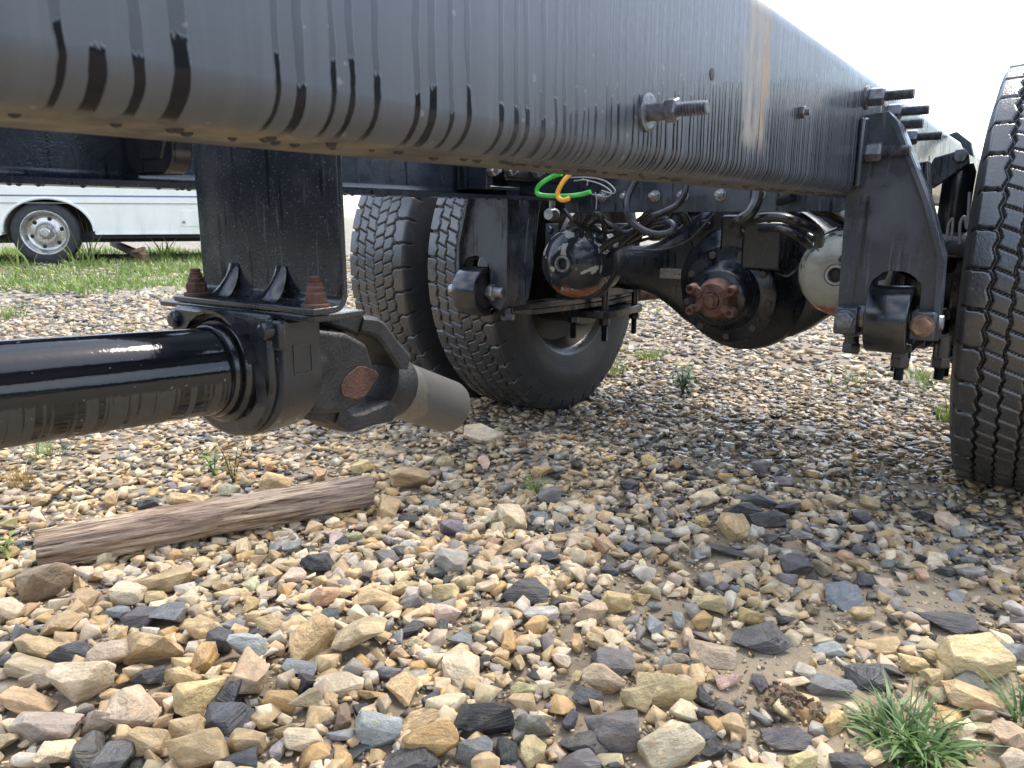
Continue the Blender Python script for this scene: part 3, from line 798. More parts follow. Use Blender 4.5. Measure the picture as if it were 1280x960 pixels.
# --- brake chambers
def chamber(xc, mat, label):
    o = Vector((xc, 1.885, 0.549)); bm = B()
    lathe(bm, o, (0, 1, 0), [(0.012, 0.010), (0.012, 0.021), (0.002, 0.026), (0.0, 0.034), (0.004, 0.046), (0.016, 0.070), (0.034, 0.088), (0.056, 0.0985), (0.080, 0.101), (0.120, 0.101)], 56)
    c = part('brake_chamber', bm, mat, deg=40); c['label'] = label
    bm = B(); lathe(bm, o, (0, 1, 0), [(0.118, 0.098), (0.118, 0.108), (0.124, 0.112), (0.134, 0.112), (0.140, 0.108), (0.140, 0.098)], 56)
    part('clamp_band', bm, M['axle'], c, deg=35)
    bm = B(); lathe(bm, o, (0, 1, 0), [(0.138, 0.100), (0.19, 0.100), (0.22, 0.085), (0.24, 0.05), (0.30, 0.018), (0.34, 0.018)], 48)
    part('service_housing', bm, M['axle'], c, deg=35)
    bm = B(); lathe(bm, o, (0, 1, 0), [(0.0085, 0.0), (0.0088, 0.0150), (0.0120, 0.0205)], 20, caps=False)
    part('release_hole', bm, M['rubber'], c)
    bm = B(); lathe(bm, o, (0, 1, 0), [(0.0075, 0.0150), (-0.001, 0.0175), (-0.001, 0.0225), (0.004, 0.0260)], 28, caps=False); part('hole_rim', bm, M['steel'], c)
    return c
ch_l = chamber(-1.150, M['chamber_dark'], 'glossy black brake chamber with chipped paint')
ch_r = chamber(-0.413, M['chamber_pale'], 'pale worn brake chamber with a rusty lower edge')

# --- spring hangers, springs, U bolts (s=+1 near side, -1 far side)
def D(s, d, y, z): return (CX + s * d, y, z)
def hanger(s):
    y0, y1 = 1.650, 1.705
    bm = B()
    arch = [(0.558, 0.452), (0.558, 0.545)] + [(0.513 + 0.045 * math.cos(R(a)), 0.545 + 0.034 * math.sin(R(a))) for a in range(0, 181, 20)] + [(0.468, 0.452)]
    outl = [(0.432, 0.436), (0.412, 0.470), (0.408, 0.700), (0.410, 0.868), (0.470, 0.874), (0.492, 0.850), (0.556, 0.710), (0.590, 0.610), (0.596, 0.448)]
    if s < 0: outl = [(d if d < 0.46 else 0.46 + (d - 0.46) * (0.80 if z > 0.5 else 0.86), z) for d, z in outl]
    prism(bm, [D(s, d, y0, z) for d, z in outl + arch], (0, y1 - y0, 0))
    bmesh.ops.triangulate(bm, faces=[f for f in bm.faces if len(f.verts) > 4])
    h = part('spring_hanger', bm, M['hanger'], bevel=0.004, deg=30)
    bm = B()   # side web: a V of two legs with an open triangle between them
    legs = [[(1.652, 0.735), (1.690, 0.735), (1.752, 0.560), (1.690, 0.500)], [(1.775, 0.735), (1.830, 0.735), (1.790, 0.520), (1.752, 0.560)], [(1.690, 0.500), (1.752, 0.560), (1.790, 0.520), (1.770, 0.455), (1.700, 0.455)]]
    for pl in legs: prism(bm, [D(s, 0.422, y, z) for y, z in pl], (s * 0.036, 0, 0))
    part('side_web', bm, M['hanger'], h, bevel=0.003)
    bm = B()   # raised edge flange following the slanted side
    rs_ = 1.0 if s > 0 else 0.80
    rib = [(0.46 + (d_ - 0.46) * rs_, z_) for d_, z_ in ((0.488, 0.850), (0.553, 0.708), (0.587, 0.608), (0.5935, 0.470))]
    for (da, za), (db, zb2) in zip(rib, rib[1:]):
        prism(bm, [D(s, da - 0.006, y0 + 0.002, za), D(s, db - 0.006, y0 + 0.002, zb2), D(s, db + 0.003, y0 + 0.002, zb2), D(s, da + 0.003, y0 + 0.002, za)], (0, -0.018, 0))
    part('edge_rib', bm, M['hanger'], h)
    bm = B()   # mounting pad against the rail
    prism(bm, [D(s, 0.4305, 1.60, z) for z in (0.735, 0.86)] + [D(s, 0.4305, 2.05, z) for z in (0.90, 0.90, 0.735)], (s * 0.010, 0, 0))
    part('mounting_pad', bm, M['hanger'], h, bevel=0.004)
    for (dd, mat) in ((0.436, 'dark_steel'), (0.571, 'rust2')) if s > 0 else ():   # pinch bolts
        bm = B(); box(bm, (CX + s * dd - 0.022, 1.612, 0.452), (CX + s * dd + 0.022, 1.655, 0.506))
        part('bolt_boss', bm, M['hanger'], h, bevel=0.004)
        bm = B(); lathe(bm, D(s, dd, 1.612, 0.480), (0, -1, 0), [(0, 0.021), (0.003, 0.021)], 24)
        hexnut(bm, D(s, dd, 1.610, 0.480), (0, -1, 0), 0.0185, 0.014)
        part('bolt', bm, M[mat], h, bevel=0.001)
    bm = B(); cyl(bm, D(s, 0.436, 1.69, 0.44), D(s, 0.436, 1.69, 0.405), 0.014); hexnut(bm, D(s, 0.436, 1.69, 0.425), (0, 0, -1), 0.019, 0.02)
    part('lower_bolt', bm, M['axle'], h)
    return h
hanger(1); hanger(-1)
def spring(s):
    ey, ez, er = 1.652, 0.484, 0.066
    d0, d1 = 0.472, 0.552
    bm = B()
    x0, x1 = CX + s * d0, CX + s * d1
    lathe(bm, (x0, ey, ez), (x1 - x0, 0, 0), [(0, er - 0.016), (0, er - 0.002), (0.003, er), (0.073, er), (0.076, er - 0.002), (0.076, er - 0.016), (0, er - 0.016)], 48, caps=False)
    # main leaf leaves the eye at the bottom and sweeps back under the axle
    pts = [(1.66, 0.428), (1.78, 0.427), (1.95, 0.422), (2.10, 0.416), (2.36, 0.410), (2.62, 0.418), (2.85, 0.44), (3.05, 0.47)]
    def leaf(pts, th, off):
        prev = None
        for (y, z) in pts:
            ring = [bm.verts.new((x, y, z + off + dz)) for x, dz in ((x0, -th / 2), (x1, -th / 2), (x1, th / 2), (x0, th / 2))]
            if prev:
                for k in range(4): bm.faces.new((prev[k], ring[k], ring[(k + 1) % 4], prev[(k + 1) % 4]))
            else: bm.faces.new(ring)
            prev = ring
        bm.faces.new(prev)
    leaf(pts, 0.017, 0)
    sp = part('leaf_spring', bm, M['gloss'], bevel=0.002, deg=40)
    bm = B()
    leaf([(1.86, 0.408), (2.0, 0.403), (2.36, 0.391), (2.62, 0.399), (2.80, 0.415)], 0.017, 0)
    part('second_leaf', bm, M['axle'], sp, bevel=0.002)
    bm = B()
    lathe(bm, (x0 + s * 0.004, ey, ez), (x1 - x0, 0, 0), [(0, 0.0), (0, 0.020), (0.004, 0.022), (0.006, 0.049), (0.062, 0.049), (0.064, 0.022), (0.068, 0.020), (0.068, 0)], 36)
    part('bushing', bm, M['rubber'], sp, deg=35)
    bm = B(); cyl(bm, (x0 - s * 0.05, ey, ez), (x1 + s * 0.05, ey, ez), 0.014, None, 20); hexnut(bm, (x1 + s * 0.008, ey, ez), (s, 0, 0), 0.024, 0.016); hexnut(bm, (x0 - s * 0.006, ey, ez), (-s, 0, 0), 0.024, 0.016)
    part('spring_pin', bm, M['steel'], sp)
    # axle seat, clamp plate and four U bolt legs
    bm = B(); box(bm, (CX + s * 0.5 - 0.062, 2.235, 0.420), (CX + s * 0.5 + 0.062, 2.485, 0.452)); part('axle_seat', bm, M['axle'], sp, bevel=0.004)
    bm = B()
    prism(bm, [D(s, d_, y_, 0.352) for d_, y_ in ((0.430, 2.215), (0.57, 2.215), (0.585, 2.24), (0.585, 2.48), (0.57, 2.505), (0.43, 2.505), (0.415, 2.48), (0.415, 2.24))], (0, 0, 0.026))
    part('clamp_plate', bm, M['axle'], sp, bevel=0.004)
    for dd in (0.440, 0.560):
        for yy in (2.25, 2.47):
            bm = B()
            cyl(bm, D(s, dd, yy, 0.62), D(s, dd, yy, 0.345), 0.011)
            hexnut(bm, D(s, dd, yy, 0.352), (0, 0, -1), 0.019, 0.024)
            stud(bm, D(s, dd, yy, 0.33), (0, 0, -1), 0.0108, 0.055)
            part('u_bolt', bm, M['grease'], sp, deg=25)
    bm = B()
    for yy in (2.25, 2.47):
        tube(bm, [D(s, 0.44, yy, 0.60), D(s, 0.44, yy, 0.625), D(s, 0.46, yy, 0.645), D(s, 0.54, yy, 0.645), D(s, 0.56, yy, 0.625), D(s, 0.56, yy, 0.60)], 0.011, 8)
    part('u_bolt_bow', bm, M['grease'], sp)
    return sp
spring(1); spring(-1)

# --- front lower spring bolts under the near hanger
for (px3) in ((-0.235, 1.700, 0.389), (-0.173, 1.800, 0.380)):
    bm = B(); x_, y_, z_ = px3
    cyl(bm, (x_, y_, z_ + 0.06), (x_, y_, z_), 0.016); hexnut(bm, (x_, y_, z_ + 0.015), (0, 0, -1), 0.019, 0.022); stud(bm, (x_, y_, z_ - 0.003), (0, 0, -1), 0.0105, 0.030)
    part('u_bolt', bm, M['grease'], deg=25)

# --- wheels with heavy block tread
def tyre_mesh(Rt=0.515, half=0.118):
    nu = 1280
    lat = list(np.linspace(-half, half, 97))
    side_p = [(0.123, Rt - 0.020), (0.128, Rt - 0.030), (0.131, Rt - 0.045), (0.1315, Rt - 0.050), (0.139, Rt - 0.085), (0.1395, Rt - 0.088), (0.143, Rt - 0.115), (0.141, Rt - 0.145), (0.1395, Rt - 0.149), (0.134, Rt - 0.175), (0.124, Rt - 0.200), (0.118, Rt - 0.208), (0.108, Rt - 0.222), (0.100, Rt - 0.228)]
    xs = [-a for a, r in reversed(side_p)] + lat + [a for a, r in side_p]
    rs = [r for a, r in reversed(side_p)] + [Rt - 0.007 * (abs(v) / half) ** 2.4 for v in lat] + [r for a, r in side_p]
    xs = np.array(xs); rs = np.array(rs); nv = len(xs)
    th = np.arange(nu) / nu * 2 * math.pi
    U = (th * Rt)[:, None] * np.ones((1, nv)); V = np.ones((nu, 1)) * xs[None, :]; A = np.abs(V)
    C_ = 2 * math.pi * Rt; p1 = C_ / 78; p2 = C_ / 40
    def tri(q): f = q - np.floor(q); return np.abs(f - 0.5) * 4 - 1
    zig = 0.0028 * tri(U / p1 + 0.25)
    dep = np.zeros_like(U)
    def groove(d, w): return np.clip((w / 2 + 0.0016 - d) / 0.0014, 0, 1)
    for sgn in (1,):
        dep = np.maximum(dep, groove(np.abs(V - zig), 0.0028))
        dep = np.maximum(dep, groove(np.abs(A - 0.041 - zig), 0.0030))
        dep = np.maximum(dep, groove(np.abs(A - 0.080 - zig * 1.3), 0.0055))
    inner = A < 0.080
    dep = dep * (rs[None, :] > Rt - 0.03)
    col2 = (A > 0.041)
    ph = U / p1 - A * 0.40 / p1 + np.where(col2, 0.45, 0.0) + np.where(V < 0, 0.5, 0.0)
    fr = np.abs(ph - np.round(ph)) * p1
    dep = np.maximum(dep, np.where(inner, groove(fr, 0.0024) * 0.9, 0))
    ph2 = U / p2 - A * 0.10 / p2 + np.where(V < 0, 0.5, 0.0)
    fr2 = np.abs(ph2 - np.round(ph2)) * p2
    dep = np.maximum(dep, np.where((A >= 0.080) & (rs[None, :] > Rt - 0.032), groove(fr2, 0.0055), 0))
    # fine worn sipes
    Rr = rs[None, :] - dep * 0.013
    co = np.zeros((nu, nv, 3)); co[:, :, 0] = V; co[:, :, 1] = -np.sin(th)[:, None] * Rr; co[:, :, 2] = -np.cos(th)[:, None] * Rr
    # the tyre sits flat on the ground where it bears
    co[:, :, 2] = np.maximum(co[:, :, 2], -Rt + 0.006)
    ii = np.arange(nu * nv).reshape(nu, nv); nxt = np.roll(ii, -1, axis=0)
    F = np.stack([ii[:, :-1], ii[:, 1:], nxt[:, 1:], nxt[:, :-1]], -1).reshape(-1, 4)
    me = bpy.data.meshes.new('tyre'); me.from_pydata(co.reshape(-1, 3).tolist(), [], F.tolist())
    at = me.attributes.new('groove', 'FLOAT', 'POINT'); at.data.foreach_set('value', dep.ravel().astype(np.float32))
    me.shade_smooth(); me.materials.append(M['tyre'])
    return me
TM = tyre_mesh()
bm = B()
lathe(bm, (-0.11, 0, 0), (1, 0, 0), [(0, 0.30), (0.0, 0.318), (0.006, 0.322), (0.012, 0.300), (0.03, 0.286), (0.09, 0.270), (0.15, 0.270), (0.19, 0.286), (0.208, 0.300), (0.214, 0.322), (0.22, 0.318), (0.22, 0.30), (0.20, 0.284), (0.16, 0.262), (0.14, 0.20), (0.14, 0.10), (0.13, 0.10), (0.13, 0.20), (0.10, 0.256), (0.03, 0.272), (0.0, 0.30)], 64, caps=False)
bmesh.ops.recalc_face_normals(bm, faces=bm.faces); sharp(bm, 30)
RM = bpy.data.meshes.new('rim'); bm.to_mesh(RM); bm.free(); RM.materials.append(simple('dusty_rim_steel', (0.045, 0.036, 0.027), 0.6, 0.2, 0.5, 20, 0.2))
def wheel(xc, rot, lab):
    w = link(bpy.data.objects.new('wheel', None)); w.parent = truck; w.empty_display_size = 0.1
    w.location = (xc - CX, 0, 0.507); w.rotation_euler = (rot, 0, 0); w['label'] = lab
    for nm, me in (('tyre', TM), ('rim', RM)):
        o = link(bpy.data.objects.new(nm, me)); o.parent = w
    # keep the flat of the tyre at the bottom
    for o in w.children: o.rotation_euler = (0, 0, 0)
    return w
NI = -0.020
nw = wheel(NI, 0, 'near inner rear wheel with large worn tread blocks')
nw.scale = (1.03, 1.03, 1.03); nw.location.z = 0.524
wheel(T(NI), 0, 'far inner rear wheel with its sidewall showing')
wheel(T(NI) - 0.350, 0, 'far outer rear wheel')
# brake drums
for s in (1, -1):
    bm = B(); lathe(bm, (CX + s * 0.565, AY, AZ), (s, 0, 0), [(0, 0.06), (0, 0.205), (0.012, 0.212), (0.03, 0.205), (0.04, 0.200), (0.17, 0.200), (0.19, 0.12)], 48)
    part('brake_drum', bm, M['drum'], deg=35)

# --- shock absorber and its bracket beside the near rail
bm = B()
pl = [(-0.275, 2.100, 0.789), (-0.264, 2.100, 0.816), (-0.213, 2.100, 0.831), (-0.195, 2.100, 0.820), (-0.191, 2.100, 0.800), (-0.260, 2.100, 0.745), (-0.274, 2.100, 0.752)]
prism(bm, pl, (0, 0.02, 0))
shock = part('shock_absorber', bm, M['hanger'], bevel=0.003)
bm = B(); hexnut(bm, (-0.210, 2.100, 0.817), (0, -1, 0), 0.017, 0.014, 0.1); part('bolt', bm, M['dark_steel'], shock, bevel=0.001)
bm = B(); a_, c_ = Vector((-0.212, 2.150, 0.805)), Vector((-0.223, 2.180, 0.595))
lathe(bm, a_, c_ - a_, [(0, 0.025), (0.02, 0.034), (0.16, 0.034), (0.165, 0.028), (0.24, 0.028), (0.26, 0.02)], 32)
part('shock_body', bm, M['gloss'], shock, deg=35)
bm = B(); tube(bm, [(-0.215, 2.060, 0.627), (-0.214, 2.060, 0.664), (-0.207, 2.060, 0.673), (-0.205, 2.060, 0.628)], 0.003, 6)
tube(bm, [(-0.187, 2.060, 0.619), (-0.191, 2.060, 0.664), (-0.184, 2.060, 0.680), (-0.176, 2.060, 0.655), (-0.180, 2.060, 0.735)], 0.0035, 6)
part('brake_line', bm, M['wire'], shock)
bm = B(); lathe(bm, (-0.239, 2.120, 0.614), (1, 0, 0), [(0, 0.028), (0.04, 0.030), (0.10, 0.030)], 28)
part('lower_mount', bm, M['hanger'], shock)
bm = B()   # torn bracket at the tail of the near rail
q0 = [(-0.333, 2.900, 0.937), (-0.310, 2.900, 0.945), (-0.266, 2.900, 0.909), (-0.255, 2.900, 0.865), (-0.280, 2.900, 0.881), (-0.297, 2.900, 0.911)]
prism(bm, q0, (0, 0.05, 0)); part('tail_bracket', bm, M['hanger'], bevel=0.003)
bm = B(); lathe(bm, (-0.327, 2.020, 0.785), (1, 0, 0), [(0, 0.02), (0.03, 0.02)], 20)
prism(bm, [(-0.291, 1.950, 0.794), (-0.257, 1.950, 0.801), (-0.242, 1.950, 0.699), (-0.262, 1.950, 0.696)], (0, 0.05, 0)); part('spacer_block', bm, M['hanger'], bevel=0.003)

# --- fittings inside the far rail: pads, nuts
bm = B(); a_ = (-1.095, 1.465, 0.761)
box(bm, (-1.180, a_[1] - 0.012, 0.742), (-1.09, a_[1] + 0.012, 0.84)); box(bm, (-1.18, a_[1], 0.742), (-1.088, a_[1] + 0.12, 0.750))
part('angle_bracket', bm, M['far_rail'], far_rail, bevel=0.002)
bm = B(); a_ = (-1.105, 1.610, 0.787)
box(bm, (-1.18, a_[1] - 0.06, 0.765), (-1.105, a_[1] + 0.20, 0.86)); part('junction_box', bm, M['gloss'], bevel=0.01, seg=3)
for q in ((-1.088, 1.462, 0.786), (-1.100, 1.549, 0.790), (-1.100, 1.666, 0.792)):
    bm = B(); hexnut(bm, q, (1, 0, 0), 0.016, 0.02); cyl(bm, q, (q[0] + 0.03, q[1], q[2]), 0.008); part('nut', bm, M['steel'], far_rail)

# --- sway link behind the chamber
bm = B(); a_, c_ = Vector((-1.286, 2.550, 0.393)), Vector((-1.114, 2.750, 0.413))
tube(bm, [a_, (a_ + c_) / 2, c_], 0.022, 14); part('torque_rod', bm, M['rust2'])

# --- hoses and cables
def hose(name, pts, r, mat='hose', n=10):
    bm = B(); tube(bm, pts, r, n); return part(name, bm, M[mat])
hose('air_hose', [(-0.841, 1.720, 0.771), (-0.853, 1.700, 0.734), (-0.848, 1.680, 0.700), (-0.832, 1.680, 0.669), (-0.802, 1.680, 0.649), (-0.764, 1.680, 0.640), (-0.738, 1.690, 0.646), (-0.736, 1.700, 0.660), (-0.758, 1.710, 0.669), (-0.806, 1.740, 0.663), (-0.868, 1.800, 0.639), (-0.933, 1.860, 0.616)], 0.0085)
hose('air_hose', [(-0.730, 1.750, 0.758), (-0.730, 1.740, 0.731), (-0.743, 1.730, 0.706), (-0.770, 1.720, 0.691), (-0.806, 1.720, 0.676), (-0.870, 1.780, 0.647), (-0.952, 1.860, 0.614)], 0.0075)
hose('air_hose', [(-0.546, 1.700, 0.739), (-0.541, 1.680, 0.712), (-0.545, 1.660, 0.688), (-0.563, 1.660, 0.675), (-0.582, 1.680, 0.666), (-0.597, 1.720, 0.654), (-0.614, 1.800, 0.642)], 0.0125)
hose('air_hose', [(-0.599, 1.740, 0.659), (-0.554, 1.700, 0.673), (-0.505, 1.680, 0.680), (-0.463, 1.680, 0.673), (-0.440, 1.720, 0.660), (-0.434, 1.780, 0.646), (-0.448, 1.860, 0.619)], 0.0105)
hose('air_hose', [(-0.582, 1.850, 0.652), (-0.521, 1.800, 0.653), (-0.480, 1.800, 0.636), (-0.469, 1.860, 0.614)], 0.0085)
hose('air_hose', [(-0.611, 2.000, 0.672), (-0.595, 1.980, 0.698), (-0.564, 1.950, 0.718), (-0.530, 1.920, 0.726)], 0.011)
hose('air_hose', [(-0.450, 2.000, 0.697), (-0.415, 1.950, 0.685), (-0.386, 1.920, 0.660)], 0.010, 'wire')
hose('air_hose', [(-0.549, 2.050, 0.721), (-0.501, 2.020, 0.697), (-0.463, 2.020, 0.686), (-0.425, 2.040, 0.663)], 0.012)
hose('air_hose', [(-1.074, 1.860, 0.627), (-1.056, 1.840, 0.661), (-1.023, 1.820, 0.684), (-0.999, 1.820, 0.686), (-0.995, 1.840, 0.666), (-1.022, 1.900, 0.635)], 0.0075)
hose('air_hose', [(-1.066, 1.880, 0.624), (-1.048, 1.870, 0.659), (-1.021, 1.860, 0.670), (-0.987, 1.860, 0.661), (-0.954, 1.880, 0.640), (-0.917, 1.900, 0.653)], 0.0065)
hose('air_hose', [(-1.042, 1.920, 0.591), (-1.003, 1.920, 0.618), (-0.959, 1.920, 0.633), (-0.945, 1.960, 0.628)], 0.010)
hose('air_hose', [(-0.925, 2.100, 0.682), (-0.911, 2.100, 0.700), (-0.886, 2.100, 0.691), (-0.874, 2.120, 0.660)], 0.012)
hose('air_hose', [(-1.093, 1.800, 0.699), (-1.065, 1.800, 0.672), (-1.052, 1.860, 0.648), (-1.023, 1.920, 0.639), (-0.966, 1.950, 0.661), (-0.908, 1.950, 0.699)], 0.0055)
hose('air_hose', [(-1.053, 1.980, 0.570), (-1.005, 1.960, 0.599), (-0.964, 2.000, 0.616), (-0.938, 2.080, 0.635), (-0.890, 2.100, 0.664)], 0.007)
hose('air_hose', [(-0.586, 2.080, 0.698), (-0.536, 2.040, 0.682), (-0.489, 2.000, 0.653), (-0.467, 1.980, 0.625)], 0.008)
hose('air_hose', [(-0.697, 2.100, 0.699), (-0.655, 2.100, 0.715), (-0.597, 2.120, 0.699), (-0.547, 2.140, 0.651), (-0.543, 2.160, 0.578)], 0.007)
hose('brake_line', [(-1.135, 2.270, 0.577), (-1.011, 2.270, 0.580), (-0.916, 2.240, 0.612), (-0.842, 2.220, 0.682), (-0.800, 2.200, 0.714)], 0.0035, 'dark_steel')
hose('brake_line', [(-0.493, 2.000, 0.615), (-0.576, 2.200, 0.553), (-0.612, 2.220, 0.518), (-0.644, 2.200, 0.529)], 0.0035, 'dark_steel')
for (q0, q1, rr) in (((-1.075, 1.980, 0.615), (-1.063, 2.020, 0.545), 0.016), ((-0.506, 2.050, 0.623), (-0.531, 2.100, 0.518), 0.018)):
    bm = B(); cyl(bm, q0, q1, rr); hexnut(bm, q0, Vector(q0) - Vector(q1), rr * 1.3, 0.02); part('slack_adjuster', bm, M['axle'], bevel=0.002)
bm = B(); q0 = Vector((-1.293, 2.060, 0.629)); box(bm, q0 - Vector((0.018, 0.01, 0.035)), q0 + Vector((0.018, 0.01, 0.03))); hexnut(bm, q0 + Vector((0, -0.01, 0.012)), (0, -1, 0), 0.012, 0.012)
part('hose_bracket', bm, M['hanger'], bevel=0.002)
bm = B(); q0 = Vector((-1.225, 1.950, 0.687)); cyl(bm, q0, q0 + Vector((0, 0, 0.09)), 0.009); lathe(bm, q0, (0, -1, 0), [(-0.02, 0.016), (0.0, 0.02), (0.02, 0.016)], 16)
part('hose_fitting', bm, M['steel'], bevel=0.001)
for pts in ([(-0.927, 1.550, 0.767), (-0.880, 1.550, 0.766), (-0.839, 1.550, 0.758), (-0.813, 1.550, 0.740), (-0.816, 1.550, 0.730), (-0.845, 1.550, 0.737)],
            [(-0.921, 1.560, 0.760), (-0.889, 1.560, 0.761), (-0.887, 1.560, 0.749)],
            [(-0.866, 1.560, 0.734), (-0.862, 1.560, 0.717), (-0.863, 1.560, 0.696)],
            [(-0.906, 1.570, 0.764), (-0.860, 1.570, 0.752), (-0.831, 1.570, 0.734), (-0.843, 1.570, 0.724), (-0.880, 1.570, 0.730)]):
    hose('wire', pts, 0.0016, 'wire', 6)
hose('green_cable', [(-0.918, 1.500, 0.773), (-0.943, 1.500, 0.767), (-0.966, 1.490, 0.752), (-0.977, 1.490, 0.738), (-0.970, 1.490, 0.729), (-0.947, 1.500, 0.726), (-0.901, 1.500, 0.725), (-0.874, 1.510, 0.728), (-0.850, 1.510, 0.733)], 0.0052, 'green')
hose('yellow_cable', [(-0.884, 1.480, 0.771), (-0.896, 1.470, 0.754), (-0.903, 1.460, 0.732), (-0.901, 1.460, 0.721), (-0.889, 1.460, 0.715), (-0.879, 1.470, 0.719)], 0.0052, 'yellow')
hose('marker_cable', [(-0.747, 2.000, 0.743), (-0.750, 2.000, 0.729), (-0.756, 2.000, 0.711)], 0.008, 'rust2')

bm = B(); lathe(bm, (-1.19, 2.55, 0.655), (0, 1, 0), [(-0.01, 0.0), (0.0, 0.03), (0.012, 0.052), (0.03, 0.060), (0.62, 0.060), (0.64, 0.05), (0.65, 0.0)], 32)  # added tank shape, covers the bright sky gap under the far rail
part('gap_filler_tank', bm, M['grease'], deg=40)
# ================================================================== the weathered post
def wood_mat():
    m, nt, p = mat_new('weathered_wood'); g = N(nt); v = g.coord()
    gr = g.noise(g.scalev(v, (6, 90, 90)), 1.0, 6, 0.65, 0.3)
    fi = g.noise(g.scalev(v, (14, 330, 330)), 1.0, 4, 0.6)
    pa = g.noise(g.scalev(v, (5, 14, 14)), 1.0, 4, 0.6)
    col = g.mix(g.step(gr, 0.36, 0.62), (0.19, 0.105, 0.06), (0.52, 0.41, 0.29))
    col = g.mix(g.math('MULTIPLY', g.step(pa, 0.5, 0.62), 0.5), col, g.mix(gr, (0.13, 0.075, 0.065), (0.38, 0.29, 0.25)))
    crack = g.step(fi, 0.59, 0.66)
    col = g.mix(g.math('MULTIPLY', crack, 0.75), col, (0.075, 0.032, 0.016))
    g.val(p.inputs['Base Color'], col); p.inputs['Roughness'].default_value = 0.8
    h = g.math('SUBTRACT', g.math('ADD', g.math('MULTIPLY', gr, 0.8), g.math('MULTIPLY', fi, 0.4)), g.math('MULTIPLY', crack, 0.5))
    g.link(g.bump(h, 0.9, 0.010), p.inputs['Normal'])
    return m
bm = B()
P0, P1 = Vector((-1.560, 0.610, 0.050)), Vector((-1.262, 1.215, 0.048))
L_ = (P1 - P0).length
sec = [(-0.034, -0.031), (-0.010, -0.041), (0.018, -0.039), (0.037, -0.023), (0.043, 0.0), (0.034, 0.021), (0.014, 0.034), (-0.012, 0.038), (-0.034, 0.026), (-0.044, -0.002)]
NS = 150; K = 84
prev = None; rings = []
for i in range(NS + 1):
    t_ = i / NS; x = t_ * L_
    ring = []
    for k in range(K):
        f = k / K * len(sec); a = int(f); q_ = f - a
        p_, n_ = sec[a], sec[(a + 1) % len(sec)]
        yy = p_[0] * (1 - q_) + n_[0] * q_; zz = p_[1] * (1 - q_) + n_[1] * q_
        rr = math.hypot(yy, zz)
        nz = noise.fractal((x * 5, yy * 55, zz * 55), 1.0, 2.0, 4) * 0.0050 + noise.noise((x * 4, yy * 170, zz * 170)) * 0.0034 + noise.noise((x * 7, 0.3, 2.0)) * 0.0030
        gro = -0.009 * math.exp(-((k - 31 - 3.0 * math.sin(x * 7)) / 1.4) ** 2) * (0.3 + 0.7 * (noise.noise((x * 6, 0, 5)) > -0.2))
        sc = 1 - 0.10 * t_ + (nz + gro) / rr
        if i in (0, NS): sc *= 0.95
        ring.append(bm.verts.new((x + noise.noise((yy * 40, zz * 40, 1 + t_)) * 0.006 * (1 if i in (0, NS) else 0), yy * sc, zz * sc)))
    rings.append(ring)
for a, b_ in zip(rings, rings[1:]):
    for k in range(K): bm.faces.new((a[k], b_[k], b_[(k + 1) % K], a[(k + 1) % K]))
bm.faces.new(rings[0]); bm.faces.new(rings[-1])
post = obj('wooden_post', bm, wood_mat(), deg=50)
post.rotation_euler = (0, 0, math.atan2(P1.y - P0.y, P1.x - P0.x)); post.location = P0
tag(post, 'weathered split wooden post lying across the gravel at left', 'post')

# ================================================================== stones
rng = np.random.default_rng(11)
def hull(seed, kind, npts=14):
    r = random.Random(seed); bm = B()
    for i in range(npts):
        while True:
            p_ = Vector((r.uniform(-1, 1), r.uniform(-1, 1), r.uniform(-1, 1)))
            if p_.length > 0.05: break
        m_ = max(abs(p_.x), abs(p_.y), abs(p_.z)); e = p_.normalized(); c_ = p_ / m_
        v_ = e.lerp(c_, {'b': 0.45, 's': 0.5, 'f': 0.35}[kind]) * r.uniform(0.85, 1.0)
        bm.verts.new(v_)
    res = bmesh.ops.convex_hull(bm, input=bm.verts)
    bmesh.ops.delete(bm, geom=[v_ for v_ in bm.verts if not v_.link_faces], context='VERTS')
    bmesh.ops.dissolve_limit(bm, angle_limit=R(14), verts=bm.verts, edges=bm.edges)
    xs = [v_.co.copy() for v_ in bm.verts]
    lo = Vector([min(c[i] for c in xs) for i in range(3)]); hi = Vector([max(c[i] for c in xs) for i in range(3)])
    for v_ in bm.verts:
        v_.co = Vector([(v_.co[i] - (lo[i] + hi[i]) / 2) / (hi[i] - lo[i]) for i in range(3)])
    return bm
STONE = stone_mat('limestone'); SLATE = stone_mat('slate_stone', layered=True)
def fine_stone(seed, kind):
    bm = hull(seed, kind, {'b': 15, 's': 13, 'f': 16}[kind])
    bmesh.ops.bevel(bm, geom=list(bm.edges), offset=0.035 if kind == 'b' else 0.022, segments=2, affect='EDGES', profile=0.6, clamp_overlap=True)
    bmesh.ops.triangulate(bm, faces=bm.faces)
    for it in range(2):
        long_e = [e for e in bm.edges if e.calc_length() > (0.16 if it == 0 else 0.10)]
        bmesh.ops.subdivide_edges(bm, edges=long_e, cuts=1)
        bmesh.ops.triangulate(bm, faces=bm.faces)
    bm.normal_update()
    for v_ in bm.verts:
        c = v_.co * 3.1 + Vector((seed * 3.3, seed * 1.7, 0))
        if kind == 's': c = Vector((c.x * 0.6, c.y * 0.6, c.z * 5))
        n_ = noise.fractal(c, 1.0, 2.0, 4) * 0.030 + (noise.noise(v_.co * 9 + Vector((seed, 0, 0)))) * 0.010
        v_.co += v_.normal * n_
    bmesh.ops.recalc_face_normals(bm, faces=bm.faces)
    sharp(bm, 40)
    me = bpy.data.meshes.new('stone'); bm.to_mesh(me); bm.free()
    me.materials.append(SLATE if kind == 's' else STONE)
    return me
